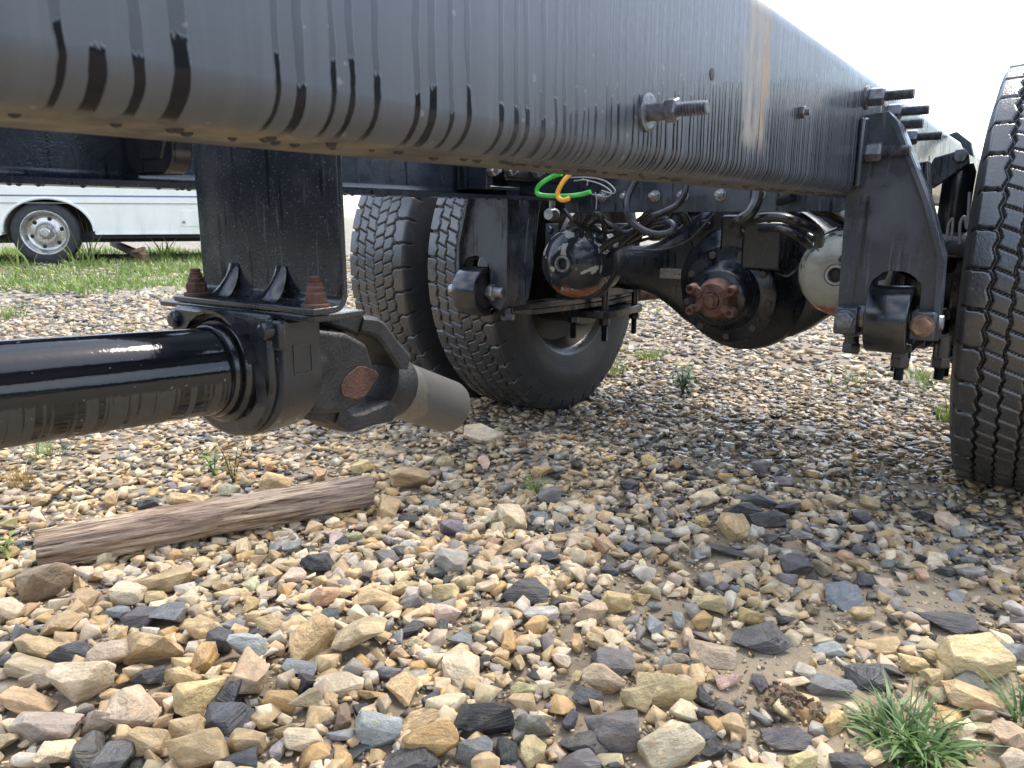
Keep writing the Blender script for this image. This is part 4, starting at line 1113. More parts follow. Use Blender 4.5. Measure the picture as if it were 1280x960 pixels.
LIB = {'b': [fine_stone(100 + i, 'b') for i in range(18)], 's': [fine_stone(200 + i, 's') for i in range(10)], 'f': [fine_stone(300 + i, 'f') for i in range(8)]}
STONES = [
(-1.455,0.563,0.018,0.089,0.087,0.060,0.52,'b',(0.250,0.190,0.125),'big brown angular block propping the left end of the wooden post'),
(-1.413,0.500,0.010,0.047,0.046,0.032,0.44,'b',(0.680,0.560,0.390),'cream grey rounded stone below the brown block, at the left edge'),
(-1.293,0.715,0.010,0.096,0.053,0.034,0.69,'b',(0.550,0.400,0.220),'tan brick shaped stone lying just below the middle of the wooden post'),
(-1.308,0.647,0.009,0.072,0.040,0.030,0.40,'b',(0.680,0.560,0.390),'cream wedge stone left of the tan brick shaped one'),
(-1.350,0.592,0.008,0.034,0.050,0.025,0.63,'b',(0.480,0.340,0.200),'small orange tan cube shaped stone under the left half of the post'),
(-1.251,0.670,0.007,0.040,0.022,0.022,0.54,'b',(0.610,0.465,0.230),'small yellow stone between the cream wedge and the tan brick shaped stone'),
(-1.263,0.610,0.005,0.047,0.034,0.016,0.39,'f',(0.210,0.240,0.265),'flat blue grey chip below the cream wedge stone'),
(-1.206,0.617,0.008,0.052,0.049,0.026,0.62,'s',(0.075,0.068,0.080),'dark purple grey slate lump under the cream wedge stone'),
(-1.170,0.646,0.009,0.063,0.041,0.030,0.38,'s',(0.190,0.195,0.200),'smooth grey slate wedge below the tan brick shaped stone'),
(-1.289,0.524,0.011,0.051,0.055,0.036,0.58,'b',(0.550,0.400,0.220),'tan pointed block left of the dark slate lump, tip up'),
(-1.304,0.479,0.010,0.058,0.032,0.035,0.40,'b',(0.190,0.195,0.200),'mottled grey stone at left, below the cream grey rounded stone'),
(-1.255,0.472,0.008,0.069,0.038,0.027,0.41,'b',(0.550,0.400,0.220),'long tan stone sloping down to the left beneath the tan pointed block'),
(-1.192,0.495,0.008,0.060,0.033,0.026,0.57,'s',(0.055,0.058,0.068),'dark slate with a pale top edge beside the long sloping tan stone'),
(-1.257,0.432,0.005,0.035,0.036,0.018,0.78,'s',(0.055,0.058,0.068),'dark grey slate at the left edge of the gravel'),
(-1.213,0.440,0.006,0.073,0.040,0.021,0.42,'b',(0.480,0.390,0.240),'olive tan long stone leaning on gravel near the left edge'),
(-1.160,0.434,0.007,0.054,0.030,0.024,0.47,'b',(0.440,0.350,0.250),'tan grey wedge just below the olive long stone'),
(-1.115,0.518,0.013,0.062,0.049,0.042,0.68,'b',(0.510,0.400,0.300),'pinkish grey rough boulder touching the large golden tan wedge'),
(-1.079,0.573,0.016,0.081,0.059,0.055,0.84,'b',(0.550,0.400,0.220),'large golden tan wedge with a flat face, left foreground'),
(-1.087,0.456,0.015,0.084,0.046,0.051,0.65,'b',(0.680,0.560,0.390),'largest cream tan block in the left foreground with a sheer dark front'),
(-1.076,0.654,0.011,0.053,0.043,0.036,0.56,'b',(0.550,0.400,0.220),'tan angular stone between the smooth grey slate wedge and the dark grey cube'),
(-1.051,0.688,0.007,0.037,0.025,0.025,0.85,'b',(0.210,0.240,0.265),'blue grey stone just above the dark grey cube'),
(-1.029,0.650,0.009,0.041,0.035,0.028,0.38,'b',(0.055,0.058,0.068),'dark grey cube shaped stone in the left foreground'),
(-0.972,0.657,0.011,0.058,0.032,0.036,0.79,'b',(0.360,0.395,0.400),'pale blue grey rounded stone right of the dark grey cube'),
(-1.003,0.603,0.010,0.030,0.045,0.034,0.51,'b',(0.510,0.330,0.140),'upright ochre stone standing left of the pale pink slab'),
(-1.035,0.531,0.007,0.045,0.029,0.022,0.43,'s',(0.055,0.058,0.068),'dark slate with a grey top under the large golden tan wedge'),
(-0.985,0.556,0.009,0.047,0.028,0.031,0.42,'b',(0.550,0.400,0.220),'tan stone right of the dark slate and left of the ochre one'),
(-1.112,0.396,0.007,0.067,0.037,0.024,0.52,'b',(0.480,0.340,0.200),'long orange tan stone at the left edge of the foreground'),
(-0.964,0.469,0.013,0.062,0.061,0.045,0.77,'b',(0.510,0.400,0.300),'round pinkish cream boulder in the left foreground'),
(-0.986,0.433,0.010,0.048,0.029,0.032,0.45,'b',(0.510,0.400,0.300),'pinkish grey oval stone left of the round pinkish boulder'),
(-1.028,0.383,0.011,0.077,0.042,0.036,0.65,'b',(0.390,0.325,0.280),'wide pinkish grey stone with a humped top, lower left'),
(-0.914,0.532,0.013,0.059,0.053,0.042,0.68,'b',(0.610,0.465,0.230),'yellow tan wedge rising to a point between two dark slates'),
(-0.904,0.572,0.013,0.039,0.059,0.043,0.55,'s',(0.055,0.058,0.068),'tall dark grey slate right of the yellow tan wedge'),
(-0.847,0.535,0.009,0.059,0.055,0.031,0.64,'s',(0.060,0.070,0.088),'bluish dark slate lump below the tall dark slate'),
(-0.869,0.489,0.009,0.043,0.039,0.031,0.39,'b',(0.550,0.400,0.220),'tan split stone below the yellow tan wedge'),
(-0.891,0.446,0.010,0.054,0.030,0.032,0.39,'b',(0.550,0.400,0.220),'tan stone with a flat top below the round pinkish boulder'),
(-0.964,0.368,0.009,0.039,0.055,0.031,0.46,'b',(0.680,0.560,0.390),'upright cream stone at the bottom edge, lower left'),
(-0.945,0.396,0.008,0.043,0.063,0.026,0.70,'s',(0.075,0.075,0.070),'dark slate at the bottom edge right of the upright cream stone'),
(-0.902,0.405,0.007,0.042,0.050,0.024,0.58,'s',(0.100,0.100,0.105),'grey slate at the bottom edge under the round pinkish boulder'),
(-0.814,0.469,0.014,0.071,0.039,0.048,0.52,'b',(0.550,0.400,0.220),'large tan boulder at the bottom edge below the tan split stone'),
(-0.786,0.519,0.009,0.046,0.025,0.029,0.65,'b',(0.550,0.400,0.220),'tan stone right of the bluish slate lump'),
(-0.762,0.495,0.007,0.044,0.029,0.022,0.59,'s',(0.055,0.058,0.068),'dark slate cut by the bottom edge beside the large tan boulder'),
(-0.902,0.610,0.013,0.045,0.068,0.044,0.51,'b',(0.530,0.395,0.265),'tall pale pink slab leaning beside the tall dark slate'),
(-1.047,0.342,0.009,0.025,0.038,0.029,0.76,'b',(0.480,0.390,0.240),'tall olive stone cut by the left edge of the picture'),
(-0.901,0.729,0.014,0.062,0.083,0.047,0.71,'b',(0.530,0.380,0.200),'tall tan stone with an orange face, left of the olive pyramid'),
(-0.840,0.774,0.016,0.075,0.061,0.052,0.48,'b',(0.480,0.390,0.240),'pale olive pyramid shaped stone in the middle foreground'),
(-0.871,0.676,0.005,0.049,0.032,0.017,0.65,'f',(0.210,0.240,0.265),'flat blue grey slate below the tall orange faced stone'),
(-0.830,0.660,0.007,0.031,0.032,0.022,0.62,'b',(0.022,0.023,0.027),'small black block just below the flat blue grey slate'),
(-0.786,0.678,0.007,0.063,0.035,0.023,0.80,'b',(0.680,0.560,0.390),'cream oblong stone below the olive pyramid'),
(-0.795,0.625,0.007,0.041,0.022,0.023,0.73,'b',(0.480,0.390,0.240),'olive grey block below the small black block'),
(-0.823,0.605,0.008,0.043,0.024,0.025,0.51,'b',(0.510,0.330,0.140),'ochre stone left of the olive grey block'),
(-0.661,0.812,0.009,0.056,0.083,0.029,0.85,'f',(0.680,0.560,0.390),'pale upright slab lying flat in sandy soil, middle foreground'),
(-0.663,0.633,0.012,0.060,0.040,0.041,0.42,'b',(0.360,0.395,0.400),'pale blue grey eight sided stone near the bottom edge'),
(-0.591,0.658,0.011,0.065,0.036,0.037,0.57,'b',(0.510,0.330,0.140),'golden layered stone right of the pale blue eight sided one'),
(-0.637,0.685,0.005,0.061,0.033,0.017,0.74,'b',(0.550,0.400,0.220),'tan cracked slab just above the golden layered stone'),
(-0.702,0.720,0.006,0.044,0.051,0.019,0.44,'f',(0.550,0.400,0.220),'small tan slab tilted between the cream oblong stone and the pale slab'),
(-0.562,0.735,0.011,0.074,0.042,0.036,0.61,'s',(0.022,0.023,0.027),'black crumbly slate heap near the bottom edge, centre'),
(-0.534,0.676,0.009,0.045,0.026,0.031,0.38,'b',(0.190,0.195,0.200),'grey wedge below the black crumbly slate'),
(-0.498,0.698,0.007,0.026,0.038,0.022,0.70,'b',(0.018,0.026,0.028),'black greenish block cut by the bottom edge'),
(-0.592,0.623,0.005,0.062,0.034,0.016,0.74,'s',(0.055,0.058,0.068),'dark slate at the bottom edge below the golden layered stone'),
(-0.729,0.565,0.008,0.050,0.028,0.025,0.65,'b',(0.680,0.560,0.390),'cream rounded block left of the pale blue eight sided stone'),
(-0.764,0.570,0.007,0.036,0.021,0.025,0.80,'b',(0.550,0.400,0.220),'tan stone just above the cream rounded block'),
(-0.751,0.744,0.006,0.038,0.021,0.020,0.52,'b',(0.190,0.195,0.200),'oval grey stone right of and below the olive pyramid'),
(-0.718,0.877,0.004,0.036,0.026,0.013,0.71,'f',(0.210,0.240,0.265),'thin blue slate chip above the pale slab in sandy soil'),
(-0.918,0.888,0.010,0.074,0.041,0.035,0.66,'b',(0.550,0.400,0.220),'wide tan stone above the olive pyramid'),
(-1.004,0.729,0.008,0.054,0.029,0.026,0.65,'b',(0.550,0.400,0.220),'tan flat topped stone left of the tall orange faced stone'),
(-0.906,1.085,0.012,0.057,0.077,0.042,0.59,'b',(0.340,0.330,0.310),'light grey cube shaped stone in the middle of the gravel'),
(-1.114,0.930,0.009,0.069,0.038,0.031,0.78,'s',(0.020,0.025,0.035),'glossy black stone below the right half of the wooden post'),
(-1.287,1.379,0.016,0.095,0.052,0.052,0.83,'b',(0.550,0.400,0.220),'tan block beyond the right end of the wooden post'),
(-1.205,1.215,0.013,0.045,0.067,0.044,0.60,'b',(0.550,0.400,0.220),'tan leaf shaped stone leaning on the right end of the post'),
(-1.549,1.163,0.014,0.073,0.063,0.048,0.69,'b',(0.550,0.400,0.220),'tan stone behind the middle of the wooden post'),
(-1.613,0.960,0.013,0.084,0.046,0.044,0.39,'b',(0.550,0.400,0.220),'flat tan stone touching the back of the wooden post'),
(-0.858,1.212,0.007,0.043,0.024,0.023,0.71,'b',(0.480,0.340,0.200),'small bright orange stone right of the light grey cube'),
(-0.718,1.067,0.011,0.076,0.062,0.037,0.69,'s',(0.055,0.058,0.068),'large dark slate slab right of the light grey cube'),
(-0.654,1.017,0.008,0.058,0.032,0.026,0.86,'b',(0.500,0.490,0.460),'whitish grey oval stone below the large dark slate slab'),
(-0.583,1.069,0.010,0.050,0.033,0.033,0.77,'b',(0.530,0.395,0.265),'pinkish tan stone right of the whitish oval stone'),
(-0.565,1.127,0.010,0.048,0.031,0.032,0.50,'b',(0.610,0.465,0.230),'yellowish rounded stone above and right of the pinkish tan one'),
(-0.424,1.217,0.009,0.045,0.028,0.030,0.55,'b',(0.480,0.390,0.210),'olive yellow round stone in the right middle gravel'),
(-0.354,1.220,0.008,0.041,0.023,0.027,0.70,'b',(0.480,0.350,0.150),'golden stone right of the olive yellow round stone'),
(-0.319,1.164,0.008,0.083,0.046,0.027,0.37,'s',(0.100,0.100,0.105),'long dark grey slate below the golden stone'),
(-0.366,1.083,0.007,0.068,0.052,0.025,0.59,'f',(0.440,0.350,0.250),'flat tan triangular slab left of the long dark grey slate'),
(-0.486,0.964,0.007,0.062,0.056,0.024,0.45,'f',(0.165,0.152,0.155),'flat purple grey slab in the centre foreground'),
(-0.472,0.910,0.011,0.057,0.032,0.038,0.42,'b',(0.530,0.395,0.265),'pinkish tan stone below the flat purple grey slab'),
(-0.386,0.941,0.014,0.077,0.042,0.047,0.39,'b',(0.670,0.540,0.290),'bright yellow cream stone in the right foreground'),
(-0.337,0.960,0.008,0.023,0.034,0.026,0.75,'s',(0.022,0.023,0.027),'narrow black shard pointing up right of the yellow cream stone'),
(-0.409,0.901,0.009,0.048,0.026,0.030,0.43,'b',(0.480,0.390,0.210),'olive yellow stone left of the bright yellow cream stone'),
(-0.475,0.867,0.006,0.039,0.032,0.020,0.49,'s',(0.055,0.058,0.068),'dark slate below the pinkish tan stone'),
(-0.403,0.810,0.013,0.064,0.040,0.044,0.56,'b',(0.165,0.152,0.155),'big purple grey stone at the bottom, right of centre'),
(-0.333,0.832,0.012,0.073,0.040,0.040,0.80,'b',(0.580,0.500,0.350),'large pale cream stone at the bottom, right of the big purple grey one'),
(-0.428,0.773,0.006,0.056,0.031,0.020,0.40,'s',(0.075,0.075,0.070),'dark layered slate left of the big purple grey stone'),
(-0.497,0.764,0.009,0.045,0.029,0.031,0.59,'b',(0.250,0.240,0.200),'olive grey rounded stone at the bottom centre'),
(-0.472,0.723,0.008,0.031,0.046,0.026,0.64,'b',(0.480,0.390,0.210),'olive yellow stone below the olive grey rounded stone'),
(-0.318,0.894,0.006,0.039,0.036,0.021,0.80,'s',(0.060,0.070,0.088),'bluish black slate below the narrow black shard'),
(-0.416,0.743,0.006,0.050,0.028,0.020,0.77,'s',(0.165,0.152,0.155),'purple grey slate at the bottom edge'),
(-0.025,1.286,0.015,0.102,0.056,0.049,0.79,'b',(0.670,0.540,0.290),'largest cream yellow stone at right, above the grass tuft'),
(-0.024,1.187,0.008,0.071,0.049,0.025,0.50,'f',(0.550,0.400,0.220),'tan slab half sunk in sand below the largest stone at right'),
(-0.076,1.398,0.006,0.089,0.049,0.019,0.57,'s',(0.055,0.058,0.068),'long dark slate shard above the largest stone at right'),
(-0.225,1.207,0.005,0.043,0.029,0.015,0.54,'f',(0.360,0.395,0.400),'pale blue grey flat chip at right, left of the grass tuft'),
(-0.245,1.391,0.006,0.058,0.058,0.021,0.80,'f',(0.210,0.240,0.265),'bluish grey flat stone in the right middle gravel'),
(0.025,1.116,0.010,0.047,0.033,0.032,0.84,'b',(0.530,0.395,0.265),'pinkish tan stone near the lower right corner'),
(-0.032,1.230,0.006,0.038,0.039,0.020,0.44,'s',(0.100,0.100,0.105),'dark grey chip touching the underside of the largest stone at right'),
(0.021,1.360,0.007,0.046,0.025,0.023,0.45,'b',(0.360,0.395,0.400),'pale blue grey stone at the right edge'),
(-0.217,0.951,0.007,0.060,0.033,0.023,0.48,'s',(0.075,0.068,0.080),'dark purple slate below the brown dirt clod'),
(-0.200,1.109,0.006,0.062,0.035,0.021,0.48,'f',(0.190,0.195,0.200),'grey flat slate right of the brown dirt clod'),
(-0.157,1.161,0.008,0.055,0.043,0.027,0.60,'s',(0.055,0.058,0.068),'dark slate leaning behind the grass tuft'),
(-0.106,1.239,0.005,0.040,0.022,0.018,0.66,'b',(0.610,0.465,0.230),'yellow tan stone behind the grass tuft'),
(-0.153,1.268,0.005,0.046,0.040,0.017,0.49,'f',(0.550,0.400,0.220),'flat tan stone above the dark slate behind the grass'),
(-0.245,1.082,0.004,0.045,0.025,0.014,0.36,'b',(0.680,0.560,0.390),'cream flat stone just above the brown dirt clod'),
(-0.002,1.158,0.005,0.038,0.021,0.018,0.57,'b',(0.510,0.400,0.300),'pink stone right of the grass tuft'),
(-0.139,0.951,0.005,0.047,0.034,0.018,0.55,'f',(0.055,0.058,0.068),'dark slate sunk in sand left of the grass tuft'),
(-0.501,1.540,0.017,0.052,0.078,0.055,0.64,'b',(0.550,0.400,0.220),'tan upright stone left of the black slate pile'),
(-0.613,1.666,0.010,0.068,0.038,0.032,0.84,'b',(0.680,0.560,0.390),'cream flat stone left of the black slate pile, near its top'),
(-0.456,1.658,0.009,0.086,0.047,0.031,0.71,'s',(0.022,0.023,0.027),'widest black shard in the black slate pile'),
(-0.519,1.662,0.009,0.077,0.042,0.029,0.62,'s',(0.022,0.023,0.027),'left hand black shard in the black slate pile'),
(-0.519,1.758,0.007,0.088,0.048,0.025,0.67,'s',(0.055,0.058,0.068),'top shard of the black slate pile'),
(-0.443,1.748,0.008,0.056,0.042,0.026,0.70,'s',(0.022,0.023,0.027),'right hand black shard in the black slate pile'),
(-0.489,1.460,0.004,0.072,0.040,0.012,0.39,'s',(0.055,0.058,0.068),'thin dark slate below the tan stone by the black slate pile'),
(-0.444,1.403,0.003,0.062,0.034,0.009,0.81,'b',(0.550,0.400,0.220),'thin tan stone under the thin dark slate'),
(-0.345,1.461,0.011,0.053,0.045,0.036,0.75,'b',(0.100,0.100,0.105),'dark grey stone right of and below the black slate pile'),
(-1.300,1.708,0.015,0.103,0.057,0.050,0.80,'b',(0.680,0.560,0.390),'cream boulder on the gravel ridge right of the drive shaft end'),
(-0.930,1.326,0.015,0.051,0.076,0.050,0.76,'b',(0.680,0.560,0.390),'cream pale stone in the centre of the gravel'),
(-1.848,0.673,0.006,0.032,0.018,0.020,0.93,'b',(0.487,0.436,0.226),'tiny tan stone above and left of the brown block at the post end'),
(-1.167,1.069,0.005,0.034,0.019,0.018,0.92,'b',(0.425,0.432,0.242),'tiny olive stone above and right of the glossy black stone'),
(-0.894,1.388,0.006,0.054,0.046,0.018,4.85,'f',(0.198,0.232,0.244),'mid sized blue grey flat chip above the large dark slate slab'),
(-1.831,0.724,0.007,0.036,0.027,0.023,6.20,'b',(0.755,0.553,0.431),'tiny cream stone above the brown block at the post end'),
(-0.179,0.968,0.005,0.023,0.015,0.016,0.82,'b',(0.498,0.376,0.243),'small olive stone right of the dark purple slate'),
(-1.160,0.802,0.007,0.040,0.022,0.024,2.88,'b',(0.620,0.615,0.376),'small cream stone left of the glossy black stone'),
(-0.614,0.942,0.004,0.025,0.014,0.013,2.97,'b',(0.449,0.429,0.276),'tiny pinkish stone below the whitish oval stone'),
(-0.344,1.395,0.007,0.034,0.023,0.022,3.17,'b',(0.209,0.192,0.205),'small grey stone below and left of the dark grey stone below the pile'),
(-0.290,0.870,0.004,0.036,0.020,0.013,0.86,'s',(0.022,0.025,0.029),'mid sized black shard right of the large pale cream stone'),
(-0.410,1.305,0.004,0.023,0.013,0.014,3.22,'b',(0.168,0.187,0.206),'tiny grey stone above and right of the olive yellow round stone'),
(-0.188,0.913,0.006,0.038,0.021,0.020,0.81,'b',(0.489,0.427,0.208),'mid sized tan stone below and right of the dark purple slate'),
(-0.574,1.554,0.007,0.035,0.029,0.023,5.38,'b',(0.568,0.429,0.198),'tiny tan stone left of the tan stone by the black slate pile'),
(-1.422,0.693,0.005,0.030,0.017,0.017,1.82,'b',(0.525,0.381,0.234),'tiny tan stone above the cream wedge stone'),
(-1.092,1.010,0.004,0.027,0.015,0.013,2.98,'b',(0.581,0.405,0.204),'tiny tan stone right of the glossy black stone'),
(-0.422,2.107,0.008,0.039,0.036,0.025,6.17,'b',(0.497,0.401,0.314),'tiny pinkish stone above and right of the widest black shard'),
(-1.426,0.656,0.005,0.036,0.020,0.018,3.32,'b',(0.524,0.374,0.225),'small tan stone above and right of the orange cube stone'),
(-0.326,1.033,0.006,0.038,0.021,0.021,4.04,'b',(0.759,0.513,0.411),'mid sized cream stone above and right of the narrow black shard'),
(-0.469,0.809,0.005,0.032,0.018,0.015,4.70,'s',(0.055,0.051,0.073),'mid sized dark slate chip right of the olive grey rounded stone'),
(-0.432,1.067,0.004,0.023,0.013,0.012,1.29,'b',(0.458,0.311,0.148),'tiny ochre stone above the bright yellow cream stone'),
(-0.653,1.152,0.004,0.023,0.013,0.013,1.83,'b',(0.573,0.418,0.229),'tiny tan stone above and right of the whitish oval stone'),
(-0.721,0.929,0.004,0.027,0.015,0.014,2.88,'b',(0.379,0.365,0.274),'small pale grey stone above the pale slab in sandy soil'),
(-1.003,0.848,0.009,0.045,0.028,0.030,4.48,'b',(0.595,0.364,0.243),'mid sized tan stone below the glossy black stone'),
(-1.036,1.029,0.005,0.050,0.042,0.017,3.45,'f',(0.170,0.167,0.171),'mid sized purple grey flat chip above the wide tan stone'),
(-1.186,1.561,0.008,0.040,0.032,0.026,1.89,'b',(0.758,0.528,0.405),'tiny cream stone below the ridge cream boulder'),
(-1.069,1.318,0.005,0.032,0.018,0.017,1.62,'b',(0.529,0.361,0.206),'tiny tan stone below and right of the tan block beyond the post'),
(-0.039,1.612,0.005,0.026,0.016,0.017,1.56,'b',(0.554,0.373,0.284),'tiny pinkish stone above and right of the long dark shard at right'),
(-0.294,1.912,0.008,0.049,0.027,0.027,5.91,'b',(0.504,0.402,0.230),'small tan stone right of the widest black shard'),
(-0.536,1.000,0.006,0.030,0.016,0.019,6.02,'b',(0.485,0.381,0.218),'small tan stone above and left of the flat purple grey slab'),
(-0.421,1.104,0.006,0.030,0.017,0.020,2.12,'b',(0.749,0.523,0.346),'small cream stone below and left of the olive yellow round stone'),
(-0.062,1.574,0.006,0.034,0.019,0.019,0.92,'b',(0.539,0.416,0.244),'small tan stone above and right of the long dark shard at right'),
(-0.035,1.702,0.004,0.027,0.015,0.014,4.60,'b',(0.536,0.438,0.240),'tiny tan stone above the largest stone at right'),
(-1.942,0.782,0.009,0.047,0.026,0.029,1.76,'b',(0.653,0.516,0.343),'small cream stone above and left of the orange cube stone'),
(-0.977,1.289,0.006,0.038,0.021,0.021,2.58,'b',(0.329,0.361,0.275),'small pale grey stone above and right of the light grey cube'),
(-0.015,1.052,0.005,0.027,0.015,0.016,5.04,'b',(0.549,0.441,0.203),'small tan stone below the largest stone at right'),
(-0.403,1.465,0.004,0.029,0.016,0.015,5.55,'b',(0.557,0.383,0.245),'tiny tan stone left of the dark grey stone below the pile'),
(-0.284,1.055,0.004,0.037,0.021,0.013,2.34,'s',(0.059,0.055,0.069),'mid sized dark slate chip below the long dark grey slate'),
(-1.234,0.874,0.006,0.033,0.025,0.021,6.23,'b',(0.560,0.383,0.215),'small tan stone left of the glossy black stone'),
(-0.300,1.487,0.006,0.038,0.021,0.019,5.74,'b',(0.248,0.205,0.135),'small brown stone right of the dark grey stone below the pile'),
(-0.966,0.592,0.005,0.024,0.013,0.016,4.99,'b',(0.629,0.535,0.362),'tiny cream stone below and right of the upright ochre stone'),
(-1.012,0.781,0.004,0.032,0.018,0.013,5.43,'s',(0.022,0.022,0.026),'small black shard above and left of the tall orange faced stone'),
(-1.721,1.086,0.008,0.050,0.028,0.026,2.55,'b',(0.603,0.393,0.237),'small tan stone above the tan brick shaped stone'),
(-1.770,1.019,0.006,0.030,0.022,0.019,2.33,'b',(0.209,0.176,0.206),'tiny grey stone above the tan brick shaped stone'),
(-1.226,0.957,0.006,0.040,0.022,0.021,1.24,'b',(0.339,0.354,0.345),'small pale grey stone above and left of the glossy black stone'),
(-0.204,1.349,0.006,0.039,0.022,0.021,0.77,'b',(0.537,0.402,0.214),'small tan stone below and right of the bluish flat stone'),
(-0.552,0.923,0.006,0.034,0.019,0.020,2.81,'b',(0.693,0.550,0.405),'small cream stone left of the flat purple grey slab'),
(-1.466,1.384,0.010,0.052,0.048,0.034,3.15,'b',(0.520,0.430,0.201),'small tan stone left of the tan block beyond the post'),
(-0.464,1.050,0.003,0.029,0.018,0.010,6.24,'f',(0.168,0.166,0.140),'small purple grey flat chip above and right of the flat purple grey slab'),
(-0.276,1.311,0.005,0.028,0.015,0.018,1.11,'b',(0.242,0.202,0.123),'small brown stone below and left of the bluish flat stone'),
(-0.337,1.744,0.004,0.031,0.028,0.015,0.01,'s',(0.056,0.060,0.065),'tiny dark slate chip right of the widest black shard'),
(-0.653,1.353,0.007,0.034,0.026,0.022,0.14,'b',(0.173,0.182,0.207),'small grey stone left of the tan stone by the black slate pile'),
(-1.199,1.295,0.007,0.036,0.024,0.023,2.79,'b',(0.558,0.386,0.228),'tiny tan stone below the tan block beyond the post'),
(-0.769,0.830,0.006,0.029,0.018,0.020,0.89,'b',(0.486,0.405,0.243),'small tan stone above and left of the pale slab in sandy soil'),
(-0.604,0.880,0.006,0.038,0.021,0.019,5.59,'b',(0.458,0.371,0.214),'mid sized olive stone right of the pale slab in sandy soil'),
(-0.692,1.167,0.006,0.033,0.018,0.021,1.36,'b',(0.453,0.403,0.267),'small olive stone right of the large dark slate slab'),
(-1.690,1.260,0.007,0.038,0.037,0.025,2.06,'b',(0.540,0.316,0.153),'tiny ochre stone above and left of the glossy black stone'),
(-1.190,0.762,0.008,0.040,0.030,0.027,5.83,'b',(0.503,0.355,0.199),'small tan stone right of the tan brick shaped stone'),
(-1.674,0.656,0.004,0.028,0.020,0.013,3.71,'s',(0.058,0.061,0.061),'tiny dark slate chip above the brown block at the post end'),
(-0.174,1.022,0.008,0.037,0.023,0.025,1.29,'b',(0.605,0.443,0.199),'mid sized tan stone right of the dark purple slate'),
(-0.289,1.797,0.006,0.044,0.037,0.021,0.61,'s',(0.057,0.055,0.061),'small dark slate chip above and right of the dark grey stone below the pile'),
(-1.124,0.872,0.007,0.043,0.024,0.025,3.88,'b',(0.756,0.561,0.423),'small cream stone above the tall orange faced stone'),
(-0.785,0.927,0.008,0.043,0.025,0.028,0.57,'b',(0.686,0.522,0.424),'mid sized cream stone below the light grey cube'),
(-1.677,0.604,0.006,0.032,0.029,0.021,5.00,'b',(0.449,0.329,0.140),'tiny ochre stone above and left of the brown block at the post end'),
(-1.184,0.565,0.008,0.039,0.025,0.025,2.23,'b',(0.576,0.428,0.227),'mid sized tan stone below and left of the purple grey slate lump'),
(-0.143,1.411,0.002,0.024,0.013,0.007,3.15,'f',(0.153,0.143,0.170),'tiny purple grey flat chip left of the long dark shard at right'),
(-0.922,0.486,0.004,0.026,0.014,0.014,1.19,'b',(0.553,0.367,0.211),'small tan stone right of the round pinkish boulder'),
(-1.804,0.880,0.010,0.055,0.030,0.034,2.73,'b',(0.614,0.428,0.232),'small tan stone above and left of the tan brick shaped stone'),
(-1.129,1.208,0.007,0.049,0.030,0.022,3.79,'s',(0.057,0.057,0.062),'small dark slate chip below the tan block beyond the post'),
(-0.656,0.737,0.004,0.028,0.017,0.014,4.27,'s',(0.059,0.061,0.074),'small dark slate chip below and left of the pale slab in sandy soil'),
(-0.909,1.038,0.005,0.037,0.020,0.016,4.11,'s',(0.057,0.064,0.063),'small dark slate chip below and left of the light grey cube'),
(-0.557,0.825,0.007,0.037,0.020,0.022,4.30,'b',(0.470,0.432,0.223),'mid sized olive stone above the olive grey rounded stone'),
(-1.627,1.084,0.009,0.052,0.028,0.029,3.98,'b',(0.620,0.597,0.419),'small cream stone above and right of the tan brick shaped stone'),
(-0.766,0.883,0.005,0.039,0.021,0.016,5.20,'s',(0.061,0.063,0.061),'mid sized dark slate chip above and left of the pale slab in sandy soil'),
(-1.722,0.931,0.006,0.051,0.028,0.020,1.57,'s',(0.049,0.064,0.071),'small dark slate chip above the tan brick shaped stone'),
(-1.312,0.898,0.007,0.046,0.025,0.025,5.60,'b',(0.746,0.599,0.359),'small cream stone above and right of the tan angular stone by the dark cube'),
(-0.829,1.832,0.008,0.044,0.031,0.028,6.17,'b',(0.574,0.441,0.211),'small tan stone above and left of the tan stone by the black slate pile'),
(-0.120,1.333,0.003,0.023,0.014,0.011,2.98,'s',(0.053,0.063,0.066),'tiny dark slate chip left of the long dark shard at right'),
(-1.977,0.839,0.007,0.038,0.021,0.022,4.96,'b',(0.606,0.410,0.228),'tiny tan stone above the brown block at the post end'),
(-0.797,1.644,0.006,0.042,0.030,0.019,2.88,'s',(0.057,0.054,0.071),'small dark slate chip left of the tan stone by the black slate pile'),
(-0.953,0.809,0.005,0.035,0.024,0.017,0.75,'s',(0.049,0.059,0.060),'small dark slate chip above and right of the tall orange faced stone'),
(-0.082,1.274,0.005,0.030,0.017,0.018,2.99,'b',(0.562,0.442,0.245),'small tan stone left of the largest stone at right'),
(-0.631,1.447,0.004,0.030,0.016,0.015,6.07,'b',(0.485,0.418,0.200),'tiny tan stone above and left of the olive yellow round stone'),
(-0.305,0.967,0.004,0.037,0.020,0.012,5.86,'s',(0.057,0.061,0.067),'mid sized dark slate chip right of the narrow black shard'),
(-0.725,0.630,0.007,0.035,0.021,0.024,5.58,'b',(0.256,0.181,0.123),'mid sized brown stone left of the pale blue eight sided stone'),
(-0.222,1.487,0.006,0.041,0.031,0.019,5.01,'s',(0.053,0.052,0.069),'small dark slate chip above and right of the bluish flat stone'),
(-1.911,0.948,0.008,0.048,0.026,0.027,0.13,'b',(0.491,0.375,0.241),'small olive stone above and left of the tan brick shaped stone'),
(-0.370,1.880,0.008,0.049,0.027,0.026,0.32,'b',(0.631,0.517,0.351),'small cream stone right of the widest black shard'),
(-0.962,1.669,0.006,0.043,0.034,0.020,6.07,'s',(0.021,0.023,0.025),'small black shard right of the ridge cream boulder'),
(-0.326,1.870,0.005,0.027,0.020,0.017,0.91,'b',(0.497,0.435,0.214),'tiny olive stone right of the widest black shard'),
